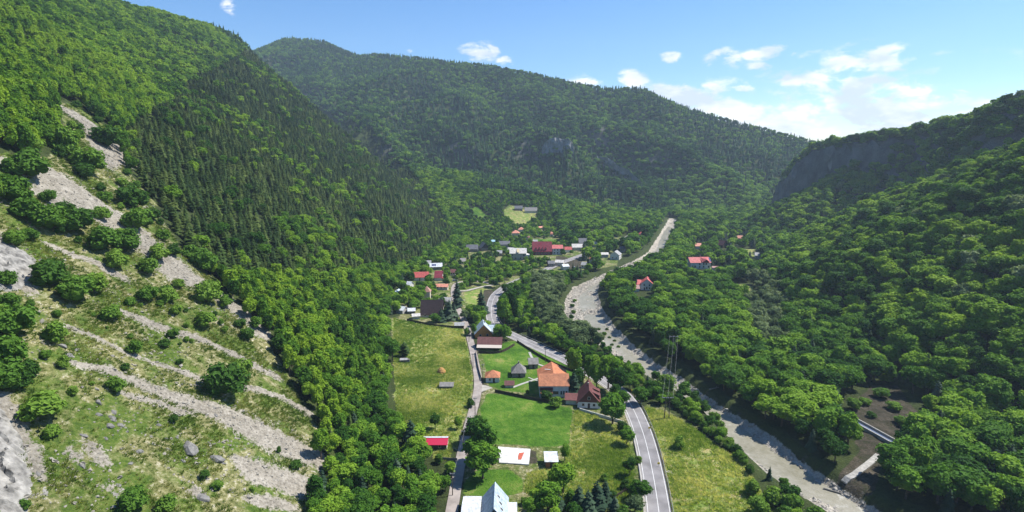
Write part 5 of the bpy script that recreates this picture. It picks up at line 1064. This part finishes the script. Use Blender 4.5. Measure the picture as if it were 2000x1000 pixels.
fence([(929,690),(934,720),(941,745)], 1.3, wood_dark, 'dark board fence along the lane beside the yard'); fence([(934,690),(976,690),(1005,675)], 1.4, wood_dark, 'dark board fence below the long maroon barn')
fence([(1132,802),(1165,812),(1218,828)], 1.1, white, 'low white garden wall in front of the maroon chalet', 'garden_wall'); fence([(1010,668),(1070,706),(1125,728)], 1.2, wood_dark, 'dark hedge line fence between the yard and main road')
fence([(1190,980),(1232,955)], 1.1, wood_dark, 'short dark fence in the rough meadow near the road'); fence([(860,898),(893,900)], 1.0, wood_grey, 'grey wire and board fence below the crimson hut')
fence([(795,626),(840,636),(900,642)], 1.3, wood_dark, 'dark garden fence along the top of the hay meadow')
# haystack
x, y, z = hpt(862, 728); r_ = 12*hm(862, 728)*.75; hsm = bpy.data.meshes.new('haystack'); v = []; f = []; rg_ = np.random.default_rng(3)
for j in range(9):
    for k in range(20): t_ = j/8; rr = r_*math.cos(t_*1.5)**.6*(1+rg_.uniform(-.07, .07)); v.append((math.cos(k*.314)*rr, math.sin(k*.314)*rr, -.3+t_*r_*1.35+rg_.uniform(-.08, .08)))
for j in range(8):
    for k in range(20): f.append((j*20+k, j*20+(k+1) % 20, (j+1)*20+(k+1) % 20, (j+1)*20+k))
hs_ = mesh_obj('haystack', v, f+[tuple(range(160, 180))], mat('straw', (.38,.22,.08), .95, .1, (3, .35), (6, .8))); hs_.location = (x, y, z); tag(hs_, 'golden brown conical haystack on the mown meadow', 'haystack')
# log pile under the two trees
x, y, z = hpt(791, 707); t = empty('log_pile', (x, y, z), .1, label='grey log pile under sheeting beside two meadow trees', cat='log pile')
for i in range(9): MB().bar((-2.2, (i % 3-1)*.55, .3+(i//3)*.45), (2.2, (i % 3-1)*.55+.1, .3+(i//3)*.45), .26, .22, 7).build('log', wood_grey, t)
MB().slab([(-2.4,-1.1,1.35),(1.2,-1.1,1.4),(1.2,.9,1.75),(-2.4,.9,1.7)], .08).build('cover_sheet', R_GREY, t)
# concrete slab with red tarpaulin
c4 = [hpt(*p) for p in ((975,905),(1033,909),(1036,879),(973,874))]; zt = max(c[2] for c in c4)+.35; sl = MB().slab([(c[0], c[1], zt) for c in c4], .9).build('foundation_slab', mat('white_concrete', (.56,.55,.53), .85, .25, (.5, .3))); tag(sl, 'bright white concrete foundation slab beside the dark trees', 'slab')
tp_ = [hpt(*p) for p in ((1012,900),(1018,900),(1021,892),(1024,886),(1014,887),(1012,893))]; tarp = MB().slab([(c[0], c[1], zt+.10) for c in tp_], .07).build('tarpaulin', mat('red_sheet', (.42,.10,.06), .8, .2, (2, .2))); tag(tarp, 'crumpled red tarpaulin lying on the white foundation slab', 'tarpaulin')
# garden paths
for pts, lb, hw in ((((1001,757),(1025,748),(1052,739)), 'narrow pale paved path from maroon hut to orange house', .6), (((1034,688),(1040,700),(1052,712),(1066,716)), 'pale paved path from road gate to orange house', .6), (((1032,737),(1040,741),(1050,744)), 'short pale path from the shingle barn', .35), (((1300,918),(1312,920),(1322,925)), 'small concrete slab ramp off the main road', 1.3)):
    g_ = smooth([hpt(*p) for p in pts], 1.0); tag(strip('garden_path', g_, Hs, -.1, .09, hw*2, conc), kind='structure', label=lb)
for pts, lb, hw in ((((931,757),(941,758),(950,762)), 'pale gravel turning place joining the lane by the yard', 3.4),):
    g_ = smooth([hpt(*p) for p in pts], 1.0); tag(strip('driveway', g_, Hs, -.3, .06, hw*2, M['track']), kind='structure', label=lb)
# channel and ramp on the right bank
g_ = smooth([hpt(*p) for p in ((1648,815),(1672,828),(1700,843),(1735,862),(1765,880))], 2.0); t = empty('concrete_channel', (0, 0, 0), label='straight concrete channel with pale walls on the bare bank', cat='channel'); zc = lambda x, y: Hs(x, y)
def offp(p, o): tn = np.gradient(p, axis=0); tn /= np.hypot(tn[:, 0], tn[:, 1])[:, None]; return np.stack([p[:, 0]+tn[:, 1]*o, p[:, 1]-tn[:, 0]*o], 1)
zl = np.interp(np.arange(len(g_)), [0, len(g_)-1], [Hs(*g_[0])+.5, Hs(*g_[-1])+.5]); zmap = lambda x, y: float(zl[int(np.argmin(np.hypot(g_[:, 0]-x, g_[:, 1]-y)))])
strip('channel_wall', offp(g_, 1.6), zmap, -1.5, .9, .4, conc, t); strip('channel_wall', offp(g_, -1.6), zmap, -1.5, .9, .4, conc, t); strip('channel_bed', g_, zmap, -1.4, .1, 2.8, mat('blue_grey_lining', (.10,.13,.20), .5, .4), t)
g_ = smooth([hpt(*p) for p in ((1648,943),(1672,927),(1695,908),(1716,890))], 1.5); tag(strip('concrete_ramp', g_, Hs, -.8, .45, 2.0, mat('rough_concrete', (.32,.31,.285), .95, .2, (1, .3), (2, .8))), 'rough pale concrete ramp running down to the river', 'ramp')
# cars
def car(px, py, rz, c, label):
    x, y, z = hpt(px, py); t = empty('parked_car', (x, y, z+.02), R(rz), label=label, cat='car'); paint = mat('car_paint', c, .3, .5)
    b_ = MB(); b_.add([(-2.1,-.85,.3),(2.1,-.85,.3),(2.1,.85,.3),(-2.1,.85,.3),(-2.1,-.85,.85),(2.0,-.85,.78),(2.0,.85,.78),(-2.1,.85,.85)], [(0,3,2,1),(4,5,6,7),(0,1,5,4),(1,2,6,5),(2,3,7,6),(3,0,4,7)]); b_.build('body', paint, t)
    b_ = MB(); b_.add([(-1.9,-.78,.85),(.9,-.78,.82),(.9,.78,.82),(-1.9,.78,.85),(-1.4,-.62,1.38),(.2,-.62,1.38),(.2,.62,1.38),(-1.4,.62,1.38)], [(4,5,6,7),(0,1,5,4),(1,2,6,5),(2,3,7,6),(3,0,4,7)]); b_.build('cabin', glass, t); MB().box(-1.35,-.6,1.385,.15,.6,1.43).build('roof', paint, t)
    wm = None
    for a, b2 in ((-1.3,-.8),(1.3,-.8),(-1.3,.8),(1.3,.8)):
        if wm is None: w0 = MB().bar((0,-.1,0),(0,.1,0),.33,n=12).build('wheel', cm('tyre',(.02,.02,.02)), t); wm = w0.data
        else: w0 = bpy.data.objects.new('wheel', wm); col.objects.link(w0); w0.parent = t
        w0.location = (a, b2, .33)
car(889,549,10,(.30,.31,.33),'silver grey car parked at the top of the lane'); car(1122,524,-20,(.5,.5,.52),'white car parked by village huts'); car(1112,531,20,(.03,.03,.04),'black car parked by village huts'); car(1103,533,60,(.28,.04,.03),'dark red car parked at the village roadside')

# ------------------------------------------------------------------ loose stones, tufts, driftwood
def scatter(polys, n, seed, cond=None):
    rg_ = np.random.default_rng(seed); p = np.concatenate([q[:, :2] for q in polys]); x = rg_.uniform(p[:, 0].min(), p[:, 0].max(), n*6); y = rg_.uniform(p[:, 1].min(), min(p[:, 1].max(), 520), n*6)
    m = np.max([sdist(x, y, q) for q in polys], 0) > .3; x, y = x[m], y[m]
    if cond is not None: m = cond(x, y); x, y = x[m], y[m]
    return x[:n], y[:n], rg_
def roadclear(x, y):
    m = np.ones(len(x), bool)
    for pl, hw in ((MAIN_ROAD, 4.6), (LANE, 2.4)): m &= seg_dist(x, y, pl[::3])[0] > hw
    for hx, hy, hr, hz in PADS: m &= np.hypot(x-hx, y-hy) > hr*.9
    return m
def tuft(seed, n, h, r_):
    rg_ = np.random.default_rng(seed); V = []; F = []
    for i in range(n):
        a = rg_.uniform(0, 6.28); d = rg_.uniform(0, r_); c = np.array([math.cos(a)*d, math.sin(a)*d, 0]); b2 = rg_.uniform(0, 6.28); w2 = rg_.uniform(.06, .14); hh = h*rg_.uniform(.6, 1.2); ln = np.array([math.cos(a), math.sin(a), 0])*hh*rg_.uniform(.2, .7)
        s_ = np.array([math.cos(b2), math.sin(b2), 0])*w2; k = len(V); V += [c-s_, c+s_, c+ln+np.array([0, 0, hh])]; F.append((k, k+1, k+2))
    return np.array(V), F
TUFT = [tuft(s, 16, .55, .55) for s in range(3)]
big_hay = [HAY[0], HAY[1], HAY[2], HAY[9]]
x, y, rg_ = scatter(big_hay, 22000, 801, lambda x, y: roadclear(x, y) & (np.random.default_rng(9).random(len(x)) < .25+.75*sstep(-.35, .35, fbm(x, y, 16, 3, 802)))); n = len(x)
rot = np.zeros((n, 3)); rot[:, 2] = rg_.uniform(0, 6.28, n); s_ = rg_.uniform(.7, 1.7, n)
stuff_field('meadow_grass', [(v, f, 0) for v, f in TUFT], [M['dry_grass']], np.stack([x, y, H(x, y)-.04], 1), np.stack([s_, s_, s_*.9], 1), rot, rg_.integers(0, 3, n), 'tall uncut straw and green grass of the hay meadows')
def offscree(x, y):
    d = np.full(len(x), 1e3)
    for s in SCREE_W:
        for i in range(len(s)-1): q, ex = seg_dist(x, y, s[i:i+2]); d = np.minimum(d, q-ex[0]*.8)
    return d > 0
x, y, rg_ = scatter([OPEN], 24000, 811, lambda x, y: offscree(x, y) & (np.random.default_rng(8).random(len(x)) < .1+.9*sstep(-.3, .4, fbm(x, y, 9, 3, 812))) & (y > 75)); n = len(x)
rot = np.zeros((n, 3)); rot[:, 2] = rg_.uniform(0, 6.28, n); rot[:, 1] = .5*0; s_ = rg_.uniform(.5, 1.5, n)
stuff_field('slope_grass', [(v, f, 0) for v, f in TUFT], [M['wild_grass']], np.stack([x, y, H(x, y)-.04], 1), np.stack([s_, s_, s_*.75], 1), rot, rg_.integers(0, 3, n), 'rough grass and herbs tufting the stony slope')
def pebble(seed):
    rg_ = np.random.default_rng(seed); v, f = ico((0, 0, 0), (1, .75, .5), 3, 5, rg_, .25); return v, f
PEB = [pebble(s) for s in range(4)]; stone2 = mat('scree_stone', (.29,.27,.23), .95, .1, (.3, .4))
pts = []
for si, s in enumerate(SCREE_W):
    for i in range(len(s)-1):
        L_ = math.hypot(s[i+1][0]-s[i][0], s[i+1][1]-s[i][1]); k = int(L_*s[i][2]*1.0); t_ = rg_.random(k); o_ = rg_.normal(size=k)*.62
        dx, dy = (s[i+1][0]-s[i][0])/L_, (s[i+1][1]-s[i][1])/L_; ww = s[i][2]+t_*(s[i+1][2]-s[i][2])
        pts.append(np.stack([s[i][0]+dx*L_*t_-dy*o_*ww, s[i][1]+dy*L_*t_+dx*o_*ww], 1))
x, y, _ = scatter([OPEN], 3500, 821, lambda x, y: (fbm(x, y, 12, 3, 822) > .0) & (y > 75)); pts.append(np.stack([x, y], 1)); q = np.concatenate(pts); n = len(q); s_ = rg_.gamma(2., .11, n)+.08; s_ = np.minimum(s_, 1.1)
rot = rg_.uniform(0, 6.28, (n, 3)); rot[:, :2] = rg_.normal(size=(n, 2))*.3
stuff_field('scree_stones', [(v, f, 0) for v, f in PEB], [stone2], np.stack([q[:, 0], q[:, 1], H(q[:, 0], q[:, 1])+.02], 1), np.stack([s_]*3, 1), rot, rg_.integers(0, 4, n), 'loose pale limestone rubble of the scree strips'); print('scree', n)
x, y, rg_ = scatter([RIVER], 20000, 831); n = len(x); s_ = np.minimum(rg_.gamma(1.8, .14, n)+.1, 1.3); rot = rg_.uniform(0, 6.28, (n, 3)); rot[:, :2] = rg_.normal(size=(n, 2))*.3
stuff_field('river_gravel', [(v, f, 0) for v, f in PEB], [mat('river_stone', (.36,.335,.29), .9, .2, (.3, .45))], np.stack([x, y, H(x, y)+.02], 1), np.stack([s_]*3, 1), rot, rg_.integers(0, 4, n), 'rounded grey stones and gravel along the river bed')
# young willows on the gravel island
ISL = [(1118,600),(1120,612),(1116,622),(1122,590),(1113,632),(1140,640),(1170,645),(1180,655),(1190,662),(1200,668),(1175,660),(1208,680),(1128,652),(1185,645),(1165,652),(1195,676)]
for i, (a, b_) in enumerate(ISL):
    x, y, z = hpt(a, b_); o = bpy.data.objects.new('riverside_shrub', CM['bush', i % 3]); col.objects.link(o); s0 = random.uniform(.28, .5); o.location = (x, y, z-.1); o.scale = (s0, s0, s0*.9); o.rotation_euler = (0, 0, i)
    tag(o, 'low green shrub on the gravel island in river bend, %s along it' % (ORD+['thirteenth', 'fourteenth', 'fifteenth', 'sixteenth'])[i], 'shrub', 'shrubs on the gravel island')
for i, (a, b_, l, rz) in enumerate(((1145,645,7,-40),(1640,965,9,-35),(1395,760,5,20),(1525,915,6,-50))):
    x, y, z = hpt(a, b_); o = MB().bar((-l/2, 0, .2), (l/2, 0, .3), .3, .15, 7).bar((l*.2, 0, .2), (l*.4, .9, .7), .1, .04, 5).build('driftwood_log', wood_grey); o.location = (x, y, z+.15); o.rotation_euler = (0, 0, R(rz))
    tag(o, 'stranded grey driftwood log %s' % ('on the gravel island by the river bend', 'on the nearest gravel bar', 'against the shaded bank', 'on gravel opposite the field')[i], 'log')
# yellow hazard signs by the road
for i, (a, b_) in enumerate(((1234,768),(1268,842),(1286,912))):
    x, y, z = hpt(a, b_); t = empty('road_sign', (x, y, z), .1, label='small yellow marker post %s the road bend' % ('at the start of', 'in the middle of', 'at the near end of')[i], cat='sign'); MB().bar((0, 0, -.4), (0, 0, 1.5), .05).build('post', metal, t); MB().box(-.4, -.05, 1.0, .4, .0, 1.7).build('panel', cm('sign_yellow', (.75,.50,.03)), t)

# ------------------------------------------------------------------ air
vm = bpy.data.materials.new('haze'); vm.use_nodes = True; t = vm.node_tree
for n_ in list(t.nodes):
    if n_.type != 'OUTPUT_MATERIAL': t.nodes.remove(n_)
pv = nd(t, 'ShaderNodeVolumePrincipled'); pv.inputs['Color'].default_value = (.64, .82, 1.0, 1); pv.inputs['Density'].default_value = HAZE; pv.inputs['Anisotropy'].default_value = .2; t.links.new(pv.outputs[0], t.nodes['Material Output'].inputs['Volume'])
if HAZE > 0:
    o = MB().box(XS[0]-8, YS[0]-60, float(GZ.min())-1.5, XS[-1]+8, YS[-1]+8, float(GZ.max())+40).build('haze', vm); tag(o, kind='stuff', label='thin bluish summer haze filling the valley')
